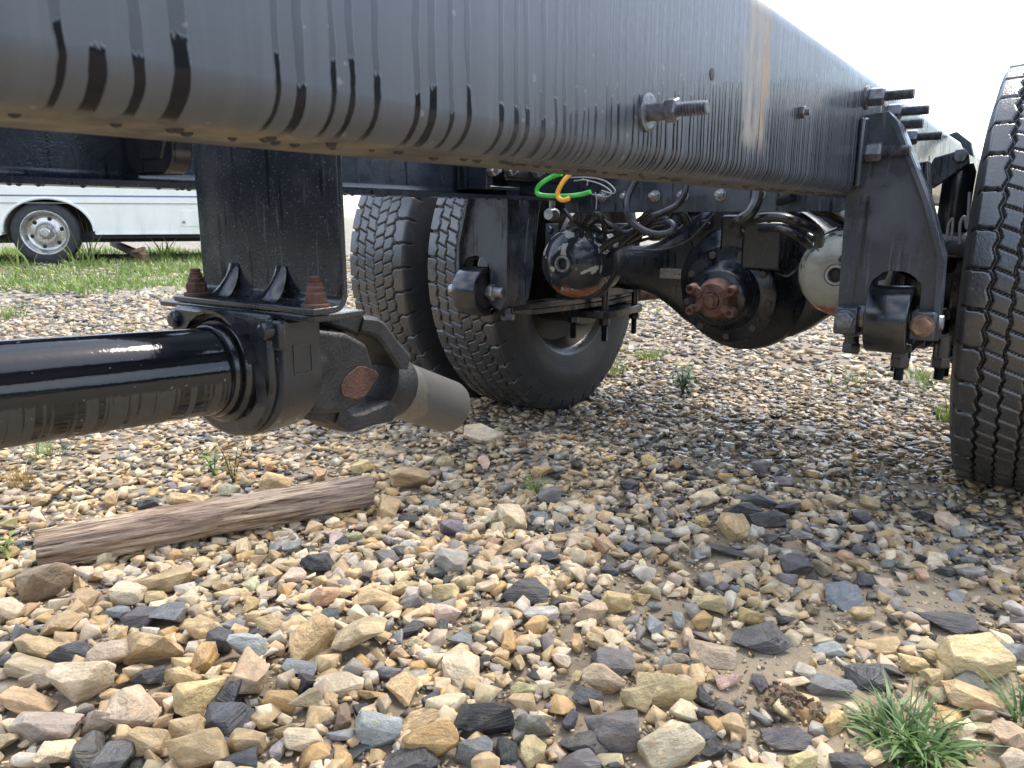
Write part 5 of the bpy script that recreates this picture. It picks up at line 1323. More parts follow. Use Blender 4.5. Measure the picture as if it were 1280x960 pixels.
(-0.904,1.220,0.005,0.032,0.017,0.017,1.23,'b',(0.573,0.353,0.231),'tiny tan stone above and right of the light grey cube'),
(-0.274,1.567,0.006,0.032,0.018,0.019,2.80,'b',(0.563,0.352,0.221),'tiny tan stone above the bluish flat stone'),
(-0.636,1.871,0.006,0.037,0.020,0.019,3.22,'b',(0.556,0.366,0.140),'tiny ochre stone above the tan stone by the black slate pile'),
(-0.230,1.722,0.007,0.041,0.023,0.022,0.77,'b',(0.549,0.400,0.208),'small tan stone above and right of the bluish flat stone'),
(-0.700,1.334,0.008,0.044,0.025,0.028,5.89,'b',(0.583,0.368,0.237),'small tan stone above and right of the large dark slate slab'),
(-0.830,0.978,0.010,0.048,0.034,0.032,3.25,'b',(0.516,0.423,0.214),'mid sized olive stone below the light grey cube'),
(-0.828,1.069,0.006,0.039,0.021,0.020,1.81,'b',(0.501,0.380,0.215),'small tan stone below and right of the light grey cube'),
(-0.813,1.337,0.007,0.049,0.031,0.022,2.89,'s',(0.057,0.054,0.071),'small dark slate chip above and right of the large dark slate slab'),
(-0.786,1.164,0.004,0.036,0.020,0.012,3.50,'s',(0.053,0.063,0.064),'small dark slate chip above the large dark slate slab'),
(-0.008,1.626,0.005,0.030,0.016,0.016,0.39,'b',(0.457,0.359,0.138),'tiny ochre stone above and right of the long dark shard at right'),
(-0.245,0.891,0.004,0.023,0.013,0.013,5.16,'b',(0.709,0.576,0.423),'small cream stone below and left of the dark purple slate'),
(-0.628,1.066,0.006,0.031,0.019,0.020,1.16,'b',(0.737,0.560,0.385),'small cream stone right of the whitish oval stone'),
(-0.924,1.480,0.011,0.056,0.033,0.035,3.73,'b',(0.198,0.190,0.193),'small grey stone below and right of the ridge cream boulder'),
(-0.860,0.918,0.008,0.038,0.026,0.025,3.92,'b',(0.211,0.194,0.197),'small grey stone right of the wide tan stone'),
(-1.015,1.584,0.009,0.053,0.029,0.031,0.69,'b',(0.613,0.431,0.221),'small tan stone below and right of the ridge cream boulder'),
(-0.405,1.039,0.005,0.025,0.014,0.016,6.26,'b',(0.481,0.414,0.302),'small pinkish stone above and right of the bright yellow cream stone'),
(-0.131,1.883,0.009,0.045,0.040,0.030,6.03,'b',(0.732,0.534,0.400),'small cream stone above the long dark shard at right'),
(-1.285,0.781,0.005,0.033,0.018,0.016,4.43,'b',(0.572,0.385,0.202),'small tan stone above and right of the smooth grey slate wedge'),
(-0.201,1.584,0.005,0.027,0.015,0.017,4.13,'b',(0.180,0.208,0.194),'tiny grey stone above and right of the bluish flat stone'),
(-0.920,0.953,0.006,0.028,0.019,0.018,3.53,'b',(0.526,0.416,0.199),'tiny tan stone above and right of the wide tan stone'),
(-0.537,1.174,0.005,0.027,0.019,0.018,0.25,'b',(0.581,0.420,0.196),'tiny tan stone left of the olive yellow round stone'),
(-0.542,1.225,0.003,0.027,0.019,0.009,4.30,'f',(0.221,0.226,0.261),'tiny blue grey flat chip left of the olive yellow round stone'),
(-0.096,1.836,0.007,0.035,0.025,0.022,2.84,'b',(0.359,0.356,0.320),'tiny pale grey stone above the long dark shard at right'),
(-0.549,2.021,0.004,0.029,0.027,0.013,4.00,'s',(0.052,0.059,0.076),'tiny dark slate chip above the widest black shard'),
(-1.489,0.630,0.006,0.035,0.019,0.019,4.21,'b',(0.649,0.511,0.409),'small cream stone right of the brown block at the post end'),
(-1.187,1.035,0.006,0.039,0.022,0.021,4.71,'b',(0.610,0.494,0.436),'small cream stone above and right of the glossy black stone'),
(-0.635,1.173,0.003,0.025,0.014,0.009,0.25,'s',(0.054,0.065,0.061),'tiny dark slate chip above and right of the whitish oval stone'),
(-0.451,1.141,0.006,0.039,0.021,0.020,2.19,'b',(0.323,0.325,0.315),'small pale grey stone below and left of the olive yellow round stone'),
(-0.750,1.724,0.007,0.034,0.030,0.022,2.81,'b',(0.603,0.518,0.407),'tiny cream stone above and left of the tan stone by the black slate pile'),
(-0.559,0.981,0.005,0.030,0.016,0.015,5.41,'b',(0.601,0.405,0.200),'small tan stone below and right of the whitish oval stone'),
(-1.013,1.212,0.010,0.050,0.033,0.032,4.53,'b',(0.202,0.177,0.224),'small grey stone above the light grey cube'),
(-0.477,1.890,0.005,0.030,0.017,0.016,3.73,'b',(0.450,0.378,0.212),'tiny olive stone above and right of the widest black shard'),
(-0.440,1.308,0.003,0.032,0.023,0.011,5.47,'f',(0.180,0.154,0.171),'small purple grey flat chip above and right of the olive yellow round stone'),
(-0.265,0.886,0.002,0.021,0.011,0.007,5.81,'s',(0.056,0.062,0.062),'small dark slate chip left of the dark purple slate'),
(-0.260,1.624,0.003,0.033,0.027,0.011,5.61,'f',(0.148,0.146,0.144),'small purple grey flat chip above the bluish flat stone'),
(-0.770,0.789,0.006,0.032,0.017,0.020,6.19,'b',(0.528,0.354,0.218),'small tan stone right of the olive pyramid'),
(-0.561,1.425,0.006,0.030,0.017,0.019,6.01,'b',(0.641,0.569,0.393),'tiny cream stone left of the tan stone by the black slate pile'),
(-1.176,1.433,0.008,0.045,0.025,0.025,4.56,'b',(0.609,0.533,0.372),'small cream stone right of the tan block beyond the post'),
(-0.763,1.219,0.007,0.048,0.036,0.023,4.08,'s',(0.051,0.056,0.072),'mid sized dark slate chip above the whitish oval stone'),
(-0.696,1.492,0.006,0.033,0.020,0.021,5.81,'b',(0.480,0.396,0.265),'tiny pinkish stone left of the tan stone by the black slate pile'),
(-1.163,0.855,0.006,0.036,0.020,0.020,6.24,'b',(0.584,0.414,0.209),'small tan stone above and left of the tall orange faced stone'),
(-0.330,0.938,0.003,0.021,0.012,0.011,6.22,'b',(0.187,0.177,0.177),'tiny grey stone below the narrow black shard'),
(-1.229,0.912,0.005,0.028,0.016,0.018,0.07,'b',(0.538,0.405,0.213),'tiny tan stone above and left of the wide tan stone'),
(-1.095,0.754,0.006,0.030,0.020,0.020,4.36,'b',(0.587,0.439,0.196),'small tan stone above and right of the tan angular stone by the dark cube'),
(-0.594,2.027,0.010,0.050,0.036,0.032,4.67,'b',(0.213,0.183,0.206),'small grey stone above the widest black shard'),
(-0.621,1.274,0.005,0.029,0.016,0.018,1.39,'b',(0.358,0.332,0.308),'tiny pale grey stone above and left of the olive yellow round stone'),
(-0.478,1.096,0.008,0.039,0.026,0.026,5.14,'b',(0.303,0.321,0.335),'mid sized pale grey stone above and right of the flat purple grey slab'),
(-1.273,0.913,0.006,0.030,0.021,0.019,2.48,'b',(0.683,0.554,0.351),'tiny cream stone right of the tan brick shaped stone'),
(-0.650,0.917,0.006,0.044,0.024,0.020,5.27,'b',(0.521,0.327,0.139),'mid sized ochre stone below and left of the whitish oval stone'),
(-0.598,0.808,0.003,0.024,0.013,0.010,5.48,'s',(0.056,0.065,0.073),'small dark slate chip below and right of the pale slab in sandy soil'),
(-0.800,0.562,0.005,0.027,0.015,0.016,3.67,'b',(0.533,0.397,0.219),'small tan stone right of the bluish slate lump'),
(-1.284,1.517,0.010,0.049,0.044,0.032,5.79,'b',(0.493,0.409,0.203),'small tan stone right of the tan block beyond the post'),
(-0.139,1.566,0.006,0.038,0.021,0.019,1.84,'b',(0.576,0.356,0.238),'small tan stone above and left of the long dark shard at right'),
(-0.510,1.165,0.004,0.027,0.015,0.014,4.26,'b',(0.188,0.206,0.197),'tiny grey stone left of the olive yellow round stone'),
(-1.418,0.614,0.007,0.039,0.022,0.025,0.21,'b',(0.588,0.409,0.218),'small tan stone above the orange cube stone'),
(-0.094,1.724,0.003,0.031,0.031,0.011,5.52,'f',(0.209,0.220,0.239),'tiny blue grey flat chip above the long dark shard at right'),
(-0.611,0.976,0.004,0.027,0.015,0.014,1.24,'b',(0.514,0.401,0.290),'small pinkish stone below and right of the whitish oval stone'),
(-0.971,0.514,0.005,0.029,0.016,0.016,0.53,'b',(0.552,0.380,0.241),'small tan stone above and right of the round pinkish boulder'),
(-0.644,1.246,0.004,0.041,0.022,0.014,0.26,'s',(0.052,0.059,0.076),'small dark slate chip right of the large dark slate slab'),
(0.032,1.072,0.006,0.034,0.019,0.021,4.00,'b',(0.544,0.439,0.318),'mid sized pinkish stone below the largest stone at right'),
(-0.596,1.753,0.007,0.036,0.029,0.023,2.55,'b',(0.501,0.431,0.259),'tiny olive stone above the tan stone by the black slate pile'),
(-0.415,1.974,0.005,0.033,0.018,0.018,2.37,'b',(0.689,0.609,0.391),'tiny cream stone above and right of the widest black shard'),
(-0.664,1.642,0.004,0.028,0.017,0.012,3.97,'s',(0.061,0.056,0.071),'tiny dark slate chip above and left of the tan stone by the black slate pile'),
(-0.020,1.525,0.005,0.024,0.015,0.016,5.60,'b',(0.487,0.385,0.254),'tiny olive stone above and right of the long dark shard at right'),
(-1.524,1.289,0.010,0.057,0.031,0.034,2.47,'b',(0.542,0.362,0.207),'small tan stone above the glossy black stone'),
(-0.746,0.536,0.005,0.026,0.014,0.015,1.98,'b',(0.368,0.341,0.331),'small pale grey stone left of the cream rounded block'),
(-0.592,1.291,0.006,0.031,0.017,0.020,5.27,'b',(0.634,0.599,0.363),'tiny cream stone above and left of the olive yellow round stone'),
(-1.009,0.952,0.004,0.030,0.023,0.014,2.23,'s',(0.052,0.052,0.063),'tiny dark slate chip above the wide tan stone'),
(-0.375,1.540,0.007,0.035,0.028,0.023,0.81,'b',(0.268,0.189,0.135),'small brown stone above the dark grey stone below the pile'),
(-0.177,1.900,0.006,0.042,0.040,0.020,5.10,'s',(0.022,0.024,0.026),'small black shard above the long dark shard at right'),
(-1.711,0.640,0.004,0.033,0.019,0.014,2.91,'s',(0.049,0.063,0.073),'tiny dark slate chip above and left of the brown block at the post end'),
(-0.810,0.861,0.004,0.040,0.022,0.015,0.89,'s',(0.057,0.061,0.068),'mid sized dark slate chip below and right of the wide tan stone'),
(-0.102,1.618,0.004,0.028,0.023,0.013,0.96,'s',(0.057,0.064,0.064),'tiny dark slate chip above the long dark shard at right'),
(-0.375,1.615,0.007,0.045,0.025,0.022,3.16,'b',(0.369,0.334,0.334),'small pale grey stone above the dark grey stone below the pile'),
(-0.234,1.153,0.004,0.023,0.013,0.014,4.68,'b',(0.522,0.390,0.194),'tiny tan stone below and left of the pale flat chip'),
(-0.078,1.213,0.007,0.035,0.024,0.024,4.28,'b',(0.519,0.410,0.213),'mid sized olive stone left of the largest stone at right'),
(-0.155,1.362,0.003,0.026,0.014,0.012,2.19,'s',(0.023,0.022,0.026),'tiny black shard left of the long dark shard at right'),
(-0.509,1.961,0.005,0.046,0.050,0.016,1.97,'f',(0.166,0.138,0.167),'small purple grey flat chip above the widest black shard'),
(-0.422,1.160,0.007,0.036,0.022,0.024,4.34,'b',(0.479,0.311,0.124),'small ochre stone below and left of the olive yellow round stone'),
(-0.375,2.049,0.005,0.028,0.015,0.016,1.74,'b',(0.521,0.418,0.250),'tiny olive stone above and right of the dark grey stone below the pile'),
(-0.152,1.653,0.004,0.027,0.018,0.013,0.61,'s',(0.057,0.054,0.062),'tiny dark slate chip above and left of the long dark shard at right'),
(-0.328,1.291,0.004,0.027,0.015,0.015,2.96,'b',(0.535,0.387,0.227),'tiny tan stone right of the golden stone'),
(-0.775,1.884,0.008,0.049,0.027,0.026,4.47,'b',(0.542,0.363,0.218),'small tan stone above and left of the widest black shard'),
(-1.597,1.124,0.003,0.034,0.025,0.011,2.89,'f',(0.189,0.226,0.292),'tiny blue grey flat chip above and left of the glossy black stone'),
(-0.697,1.803,0.004,0.027,0.015,0.012,3.09,'s',(0.022,0.023,0.030),'tiny black shard above and left of the tan stone by the black slate pile'),
(-1.151,1.306,0.004,0.043,0.041,0.015,1.53,'f',(0.218,0.241,0.241),'small blue grey flat chip below and right of the tan block beyond the post'),
(-0.734,0.691,0.005,0.037,0.020,0.018,0.22,'b',(0.476,0.307,0.132),'mid sized ochre stone right of the cream oblong stone'),
(-0.997,0.346,0.005,0.024,0.017,0.017,2.01,'b',(0.311,0.317,0.312),'small pale grey stone left of the upright cream stone'),
(-0.512,0.901,0.005,0.024,0.013,0.015,1.62,'b',(0.498,0.413,0.206),'small tan stone below and left of the flat purple grey slab'),
(-0.517,1.308,0.005,0.028,0.016,0.017,2.81,'b',(0.715,0.596,0.378),'tiny cream stone below and left of the tan stone by the black slate pile'),
]

big_xy = []
for i, (x, y, z, sx, sy, sz, yaw, kind, colr, lab) in enumerate(STONES):
    me = LIB[kind][(i * 7 + 3) % len(LIB[kind])]
    o = link(bpy.data.objects.new('stone', me))
    o.location = (x, y, z + gz(x, y) + sz * 0.10); o.scale = (sx * 1.16, sy * 1.14, sz * 1.16)
    rr = random.Random(i)
    o.rotation_euler = (rr.uniform(-0.28, 0.28), rr.uniform(-0.28, 0.28), yaw + (math.pi if rr.random() < 0.5 else 0))
    o.color = (*colr, 1)
    tag(o, lab, 'stone', 'loose stones in the foreground gravel')
    big_xy.append((x, y, max(sx, sy)))

# the countless rest of the gravel, one mesh
def hull_arrays(seed, kind, npts, bev=False):
    bm = hull(seed, kind, npts)
    if bev: bmesh.ops.bevel(bm, geom=list(bm.edges), offset=0.03, segments=1, affect='EDGES', clamp_overlap=True)
    bmesh.ops.triangulate(bm, faces=bm.faces); bmesh.ops.recalc_face_normals(bm, faces=bm.faces)
    v_ = np.array([v.co[:] for v in bm.verts]); bm.verts.index_update()
    f_ = np.array([[v.index for v in f.verts] for f in bm.faces]); bm.free(); return v_, f_
from mathutils import kdtree
kd = kdtree.KDTree(len(big_xy))
for i, (x, y, w) in enumerate(big_xy): kd.insert((x, y, 0), i)
kd.balance()
PAL = {'tan': (.54, .395, .22), 'cream': (.68, .56, .385), 'pink': (.50, .395, .295), 'ochre': (.51, .33, .14), 'olive': (.47, .385, .24), 'grey': (.27, .25, .22), 'pale': (.53, .48, .40), 'slate': (.056, .055, .059), 'black': (.022, .023, .025), 'blue': (.22, .23, .24), 'purple': (.17, .151, .145)}
PN = list(PAL); PC = np.array([PAL[k] for k in PN])
W_NEAR = np.array([31, 23, 10, 4, 6, 8, 7, 12, 4, 3, 3.]); W_LEFT = np.array([15, 13, 9, 2, 3, 19, 22, 10, 3, 8, 6.]); W_DARK = np.array([15, 11, 6, 4, 5, 17, 12, 20, 9, 4, 4.])
def scatter(n, rmin, rmax, smin, smax, power, lod, seed):
    """n stones in the fan of ground in front of the camera's stand, sizes smin..smax"""
    r = np.random.default_rng(seed)
    az = r.uniform(-95, 20, n) * math.pi / 180
    rad = np.sqrt(r.uniform(rmin ** 2, rmax ** 2, n))
    x = np.sin(az) * rad; y = np.cos(az) * rad
    s = smin * (smax / smin) ** (r.uniform(0, 1, n) ** power)
    keep = np.ones(n, bool)
    if rmin < 3.2:
        for i in range(n):
            if rad[i] > 3.4: continue
            co, j, dist = kd.find((x[i], y[i], 0))
            if dist < big_xy[j][2] * 0.40 + s[i] * 0.26: keep[i] = False
            # sandy bare patches at lower right
            if x[i] > -0.62 and y[i] < 1.6 and noise.noise((x[i] * 6, y[i] * 6, 2.2)) > -0.05 - 0.25 * (x[i] > -0.3) and s[i] > 0.010: keep[i] = keep[i] and r.random() < 0.22
    x, y, s, rad = x[keep], y[keep], s[keep], rad[keep]; n = len(x)
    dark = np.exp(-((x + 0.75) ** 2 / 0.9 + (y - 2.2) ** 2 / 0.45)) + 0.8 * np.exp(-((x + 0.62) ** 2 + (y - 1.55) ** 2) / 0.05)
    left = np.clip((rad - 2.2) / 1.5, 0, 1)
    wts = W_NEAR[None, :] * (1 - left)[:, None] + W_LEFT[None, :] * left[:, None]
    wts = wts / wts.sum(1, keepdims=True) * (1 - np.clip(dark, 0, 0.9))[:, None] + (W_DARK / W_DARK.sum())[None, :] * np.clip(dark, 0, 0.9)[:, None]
    cum = np.cumsum(wts / wts.sum(1, keepdims=True), 1)
    ci = np.minimum((r.uniform(0, 1, n)[:, None] > cum).sum(1), len(PN) - 1)
    col = PC[ci] * r.uniform(0.80, 1.18, (n, 1)) * r.uniform(0.98, 1.02, (n, 3))
    slaty = np.isin(ci, [PN.index('slate'), PN.index('black'), PN.index('blue'), PN.index('purple')])
    flat = np.where(slaty, r.uniform(0.18, 0.45, n), r.uniform(0.35, 0.80, n))
    packed = np.clip((rad - 1.5) / 1.0, 0, 1) * 0.8 + np.clip((x + 0.5) / 0.4, 0, 1) * 0.5 * (rad < 1.6); packed = np.clip(packed, 0, 1)
    flat = flat * (1 - 0.42 * packed)
    asp = r.uniform(0.6, 1.0, n)
    yaw = r.uniform(0, 2 * math.pi, n); tx = r.normal(0, 0.22, n); ty = r.normal(0, 0.22, n)
    g0 = np.array([gz(a, b) for a, b in zip(x, y)]) if rmin < 7 else np.zeros(n)
    z = g0 + s * flat * (r.uniform(0.10, 0.42, n) - 0.28 * packed)
    P = np.stack([x, y, z], 1); SC_ = np.stack([s, s * asp, s * flat], 1)
    cy, sy_ = np.cos(yaw), np.sin(yaw)
    Rz = np.zeros((n, 3, 3)); Rz[:, 0, 0] = cy; Rz[:, 0, 1] = -sy_; Rz[:, 1, 0] = sy_; Rz[:, 1, 1] = cy; Rz[:, 2, 2] = 1
    Rx = np.zeros((n, 3, 3)); Rx[:, 0, 0] = 1; Rx[:, 1, 1] = np.cos(tx); Rx[:, 1, 2] = -np.sin(tx); Rx[:, 2, 1] = np.sin(tx); Rx[:, 2, 2] = np.cos(tx)
    Ry = np.zeros((n, 3, 3)); Ry[:, 1, 1] = 1; Ry[:, 0, 0] = np.cos(ty); Ry[:, 0, 2] = np.sin(ty); Ry[:, 2, 0] = -np.sin(ty); Ry[:, 2, 2] = np.cos(ty)
    RR = Rx @ Ry @ Rz
    hid = r.integers(0, len(lod), n)
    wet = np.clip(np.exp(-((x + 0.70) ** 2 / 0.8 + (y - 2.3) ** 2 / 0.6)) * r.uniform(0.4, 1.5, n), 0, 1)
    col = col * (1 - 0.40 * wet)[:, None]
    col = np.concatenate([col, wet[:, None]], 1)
    out = []
    for k, (hv, hf) in enumerate(lod):
        sel = np.where(hid == k)[0]
        if not len(sel): continue
        vv = np.einsum('nij,nvj->nvi', RR[sel], hv[None] * SC_[sel][:, None, :]) + P[sel][:, None, :]
        ff = hf[None] + (np.arange(len(sel)) * len(hv))[:, None, None]
        cc = np.repeat(col[sel][:, None, :], len(hv), 1)
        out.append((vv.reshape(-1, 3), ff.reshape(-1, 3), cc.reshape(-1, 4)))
    return out
LOD_A = [hull_arrays(500 + i, 'b' if i % 3 else 's', 10, True) for i in range(20)]
LOD_B = [hull_arrays(600 + i, 'b' if i % 3 else 'f', 9) for i in range(20)]
LOD_C = [hull_arrays(700 + i, 'b', 7) for i in range(14)]
def gravel(name, chunks, mat):
    V, F, C_ = [], [], []; off = 0
    for v_, f_, c_ in chunks:
        V.append(v_); F.append(f_ + off); C_.append(c_); off += len(v_)
    V = np.concatenate(V); F = np.concatenate(F); C_ = np.concatenate(C_)
    me = bpy.data.meshes.new(name)
    me.vertices.add(len(V)); me.vertices.foreach_set('co', V.ravel().astype(np.float32))
    me.loops.add(len(F) * 3); me.loops.foreach_set('vertex_index', F.ravel().astype(np.int32))
    me.polygons.add(len(F)); me.polygons.foreach_set('loop_start', (np.arange(len(F)) * 3).astype(np.int32))
    me.update(calc_edges=True)
    at = me.attributes.new('stone_colour', 'FLOAT_COLOR', 'POINT')
    at.data.foreach_set('color', C_.ravel().astype(np.float32))
    me.materials.append(mat)
    o = link(bpy.data.objects.new(name, me)); o['kind'] = 'stuff'
    print(name, len(F), 'triangles'); return o
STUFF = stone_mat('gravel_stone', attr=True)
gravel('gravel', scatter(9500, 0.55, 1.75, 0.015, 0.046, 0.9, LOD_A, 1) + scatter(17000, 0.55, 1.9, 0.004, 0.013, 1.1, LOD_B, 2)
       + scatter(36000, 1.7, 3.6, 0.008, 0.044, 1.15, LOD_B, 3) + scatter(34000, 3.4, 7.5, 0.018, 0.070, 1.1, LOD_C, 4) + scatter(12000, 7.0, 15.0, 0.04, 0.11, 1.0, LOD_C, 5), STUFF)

# the crumbly clod of brown dirt
bm = B(); r_ = random.Random(3)
cl = Vector((-0.237, 1.024, 0.000))
for k in range(120):
    a = r_.uniform(0, 6.28); q_ = abs(r_.gauss(0, 0.020)); sz = r_.uniform(0.003, 0.009)
    c = cl + Vector((math.cos(a) * q_ * 1.3, math.sin(a) * q_, 0.014 * math.exp(-(q_ / 0.02) ** 2) + sz * 0.3))
    mt = Matrix.Translation(c) @ Matrix.Rotation(r_.uniform(0, 6), 4, 'Z') @ Matrix.Diagonal((sz, sz * r_.uniform(0.6, 1), sz * r_.uniform(0.6, 1), 1))
    hb = hull(900 + k % 12, 'b', 10)
    vm = {v_: bm.verts.new(mt @ (v_.co * 1.6)) for v_ in hb.verts}
    for f_ in hb.faces: bm.faces.new([vm[v_] for v_ in f_.verts])
    hb.free()
clod = obj('dirt_clod', bm, simple('brown_dirt', (0.16, 0.105, 0.065), 0.9, 0, 0.5, 90, 0.6, 0.003), deg=60)
clod['kind'] = 'stuff'; clod['label'] = 'crumbly brown dirt clod in the sand near the lower right'; clod['category'] = 'dirt'

# ================================================================== plants
def leaf_mat(name, a, c):
    m, nt, p = mat_new(name); g = N(nt)
    at = g.node('ShaderNodeAttribute'); at.attribute_name = 'shade'
    col = g.mix(at.outputs['Fac'], a, c)
    g.val(p.inputs['Base Color'], col); p.inputs['Roughness'].default_value = 0.45
    tr = g.node('ShaderNodeBsdfTranslucent'); g.val(tr.inputs[0], col)
    mx = g.node('ShaderNodeMixShader'); mx.inputs[0].default_value = 0.30
    g.link(p.outputs[0], mx.inputs[1]); g.link(tr.outputs[0], mx.inputs[2])
    g.link(mx.outputs[0], nt.nodes['Material Output'].inputs[0])
    return m
GRASS = leaf_mat('grass_blade', (0.06, 0.12, 0.035), (0.20, 0.30, 0.10))
GRASS2 = leaf_mat('bright_grass_blade', (0.11, 0.19, 0.035), (0.32, 0.40, 0.11))
DRY = leaf_mat('dry_leaf', (0.32, 0.20, 0.05), (0.45, 0.34, 0.12))
def blades(V, F, Sx, base, n, h0, h1, w0, w1, spread, lean, r, seg=4):
    for i in range(n):
        a = r.uniform(0, 6.283); q_ = spread * math.sqrt(r.random())
        p0 = Vector((base[0] + math.cos(a) * q_, base[1] + math.sin(a) * q_, base[2] - 0.004))
        a2 = a + r.gauss(0, 0.7); h_ = r.uniform(h0, h1); w_ = r.uniform(w0, w1); ln = r.uniform(lean[0], lean[1])
        dv = Vector((math.cos(a2), math.sin(a2), 0)); sv = Vector((-math.sin(a2), math.cos(a2), r.uniform(-0.5, 0.5))) * w_ / 2; bend = r.gauss(0, 0.25)
        sh = r.random(); k0 = len(V)
        for j in range(seg + 1):
            t_ = j / seg
            c = p0 + dv * (h_ * ln * t_ ** 1.7) + Vector((-dv.y, dv.x, 0)) * (bend * h_ * t_ ** 2) + Vector((0, 0, h_ * (t_ - 0.45 * ln * t_ ** 2.2)))
            ww = (1 - t_ ** 1.8) if j < seg else 0
            V.append(c - sv * ww); V.append(c + sv * ww); Sx += [sh * 0.8 + t_ * 0.2] * 2
        for j in range(seg): F.append((k0 + 2 * j, k0 + 2 * j + 1, k0 + 2 * j + 3, k0 + 2 * j + 2))
def plant_obj(name, V, F, Sx, mat, parent=None):
    me = bpy.data.meshes.new(name); me.from_pydata([tuple(v) for v in V], [], F); me.shade_smooth()
    at = me.attributes.new('shade', 'FLOAT', 'POINT'); at.data.foreach_set('value', np.array(Sx, np.float32))
    me.materials.append(mat); o = link(bpy.data.objects.new(name, me))
    if parent is not None: o.parent = parent
    return o
def tuft(name, base, n, h0, h1, w0, w1, spread, lean, label, mat=GRASS, seed=1, cat='grass tuft', group=None, extra=()):
    V, F, Sx = [], [], []; r = random.Random(seed)
    for e in extra: blades(V, F, Sx, (e[6], e[7], 0), *e[:6], e[8], r)
    blades(V, F, Sx, (0, 0, 0), n, h0, h1, w0, w1, spread, lean, r)
    o = plant_obj(name, V, F, Sx, mat); o.location = (base[0], base[1], gz(base[0], base[1]))
    return tag(o, label, cat, group)
tuft('grass_tuft', (-0.088, 1.048, 0.000), 70, 0.03, 0.085, 0.003, 0.008, 0.045, (0.5, 1.4), 'bushy green grass tuft growing in sand at the lower right', seed=4,
     extra=((60, 0.02, 0.06, 0.004, 0.009, 0.03, -0.02, 0.015, (0.6, 1.5)), (60, 0.02, 0.065, 0.004, 0.008, 0.03, 0.03, -0.01, (0.6, 1.5)), (40, 0.015, 0.045, 0.003, 0.007, 0.03, 0.0, -0.035, (0.8, 1.5)), (14, 0.07, 0.115, 0.002, 0.0045, 0.03, 0.0, 0.01, (0.1, 0.6))))
tuft('grass_tuft', (0.042, 1.193, 0.000), 40, 0.03, 0.08, 0.003, 0.006, 0.02, (0.5, 1.1), 'grass tuft cut by the right edge of the picture', seed=5)
tuft('grass_tuft', (-0.990, 1.504, 0.000), 36, 0.03, 0.075, 0.002, 0.004, 0.016, (0.2, 0.9), 'small thin grass tuft in the middle of the gravel', GRASS2, seed=6)
tuft('grass_tuft', (-0.417, 3.640, 0.000), 40, 0.04, 0.09, 0.004, 0.009, 0.05, (0.3, 0.9), 'green tuft under the near spring hanger', GRASS2, seed=8)
tuft('grass_tuft', (-0.246, 2.974, 0.000), 50, 0.04, 0.12, 0.003, 0.006, 0.03, (0.1, 0.7), 'pale tuft against the near wheel', GRASS2, seed=9)
tuft('grass_tuft', (-2.128, 0.820, 0.000), 46, 0.05, 0.12, 0.0015, 0.003, 0.03, (0.3, 1.0), 'wispy dry grass tuft at the left behind the wooden post', DRY, seed=10)
tuft('grass_tuft', (-1.578, 2.995, 0.000), 60, 0.05, 0.14, 0.004, 0.007, 0.07, (0.2, 0.9), 'grass tuft beside the far wheel', GRASS2, seed=11)
tuft('grass_tuft', (-1.586, 3.425, 0.000), 40, 0.04, 0.10, 0.004, 0.007, 0.06, (0.2, 0.9), 'low grass tuft below the hanging rear axle', GRASS2, seed=12)
tuft('grass_tuft', (-2.333, 0.976, 0.000), 40, 0.04, 0.10, 0.002, 0.004, 0.05, (0.3, 1.0), 'low grass below the drive shaft at left', GRASS2, seed=13)
tuft('grass_tuft', (-6.034, 2.377, 0.000), 60, 0.06, 0.16, 0.005, 0.010, 0.12, (0.2, 0.9), 'grass tuft at the left edge in front of the bus', GRASS2, seed=14)
def weed(base, n, h, mat, label, seed, leaf=(0.035, 0.016), stemmat=GRASS):
    r = random.Random(seed)
    t_ = thing('weed', label, 'weed', (base[0], base[1], gz(base[0], base[1])))
    for s in range(n):
        a = r.uniform(0, 6.28); hh = h * r.uniform(0.6, 1.0); top = Vector((math.cos(a) * hh * 0.35, math.sin(a) * hh * 0.35, hh))
        bm = B(); tube(bm, [(0, 0, -0.004), tuple(top * 0.5 + Vector((0, 0, hh * 0.08))), tuple(top)], [0.0018, 0.0008], 6, k=5)
        so = obj('stem', bm, stemmat, None); so.parent = t_
        V, F, Sx = [], [], []
        for k in range(7):
            q_ = 0.3 + 0.7 * k / 6; p0 = top * q_; aa = k * 2.4 + r.uniform(-0.4, 0.4)
            dv = Vector((math.cos(aa), math.sin(aa), r.uniform(-0.3, 0.5))).normalized(); sv = dv.cross(Vector((0, 0, 1))).normalized()
            L2 = leaf[0] * r.uniform(0.7, 1.1); W2 = leaf[1] * r.uniform(0.7, 1.1); k0 = len(V); sh = r.random()
            for (tt, ww, dz) in ((0, 0.1, 0), (0.3, 0.9, 0.003), (0.6, 0.8, 0.002), (1, 0, -0.006)):
                c = p0 + dv * L2 * tt + Vector((0, 0, dz)); V += [c - sv * W2 / 2 * ww, c, c + sv * W2 / 2 * ww]; Sx += [sh, sh * 0.7, sh]
            for j in range(3):
                for e in range(2): F.append((k0 + 3 * j + e, k0 + 3 * j + e + 1, k0 + 3 * j + 4 + e, k0 + 3 * j + 3 + e))
        plant_obj('foliage', V, F, Sx, mat, t_)
    return t_
weed((-1.689, 1.142, 0.000), 4, 0.125, DRY, 'spindly weed with yellowing leaves behind the wooden post', 1, (0.032, 0.013))
weed((-1.775, 1.144, 0.000), 3, 0.08, GRASS2, 'small green leaved weed left of the yellowing weed', 2, (0.026, 0.012))
weed((-1.153, 2.824, 0.000), 9, 0.11, GRASS, 'leafy green weed in the gravel under the rear axle', 3, (0.045, 0.022), GRASS)
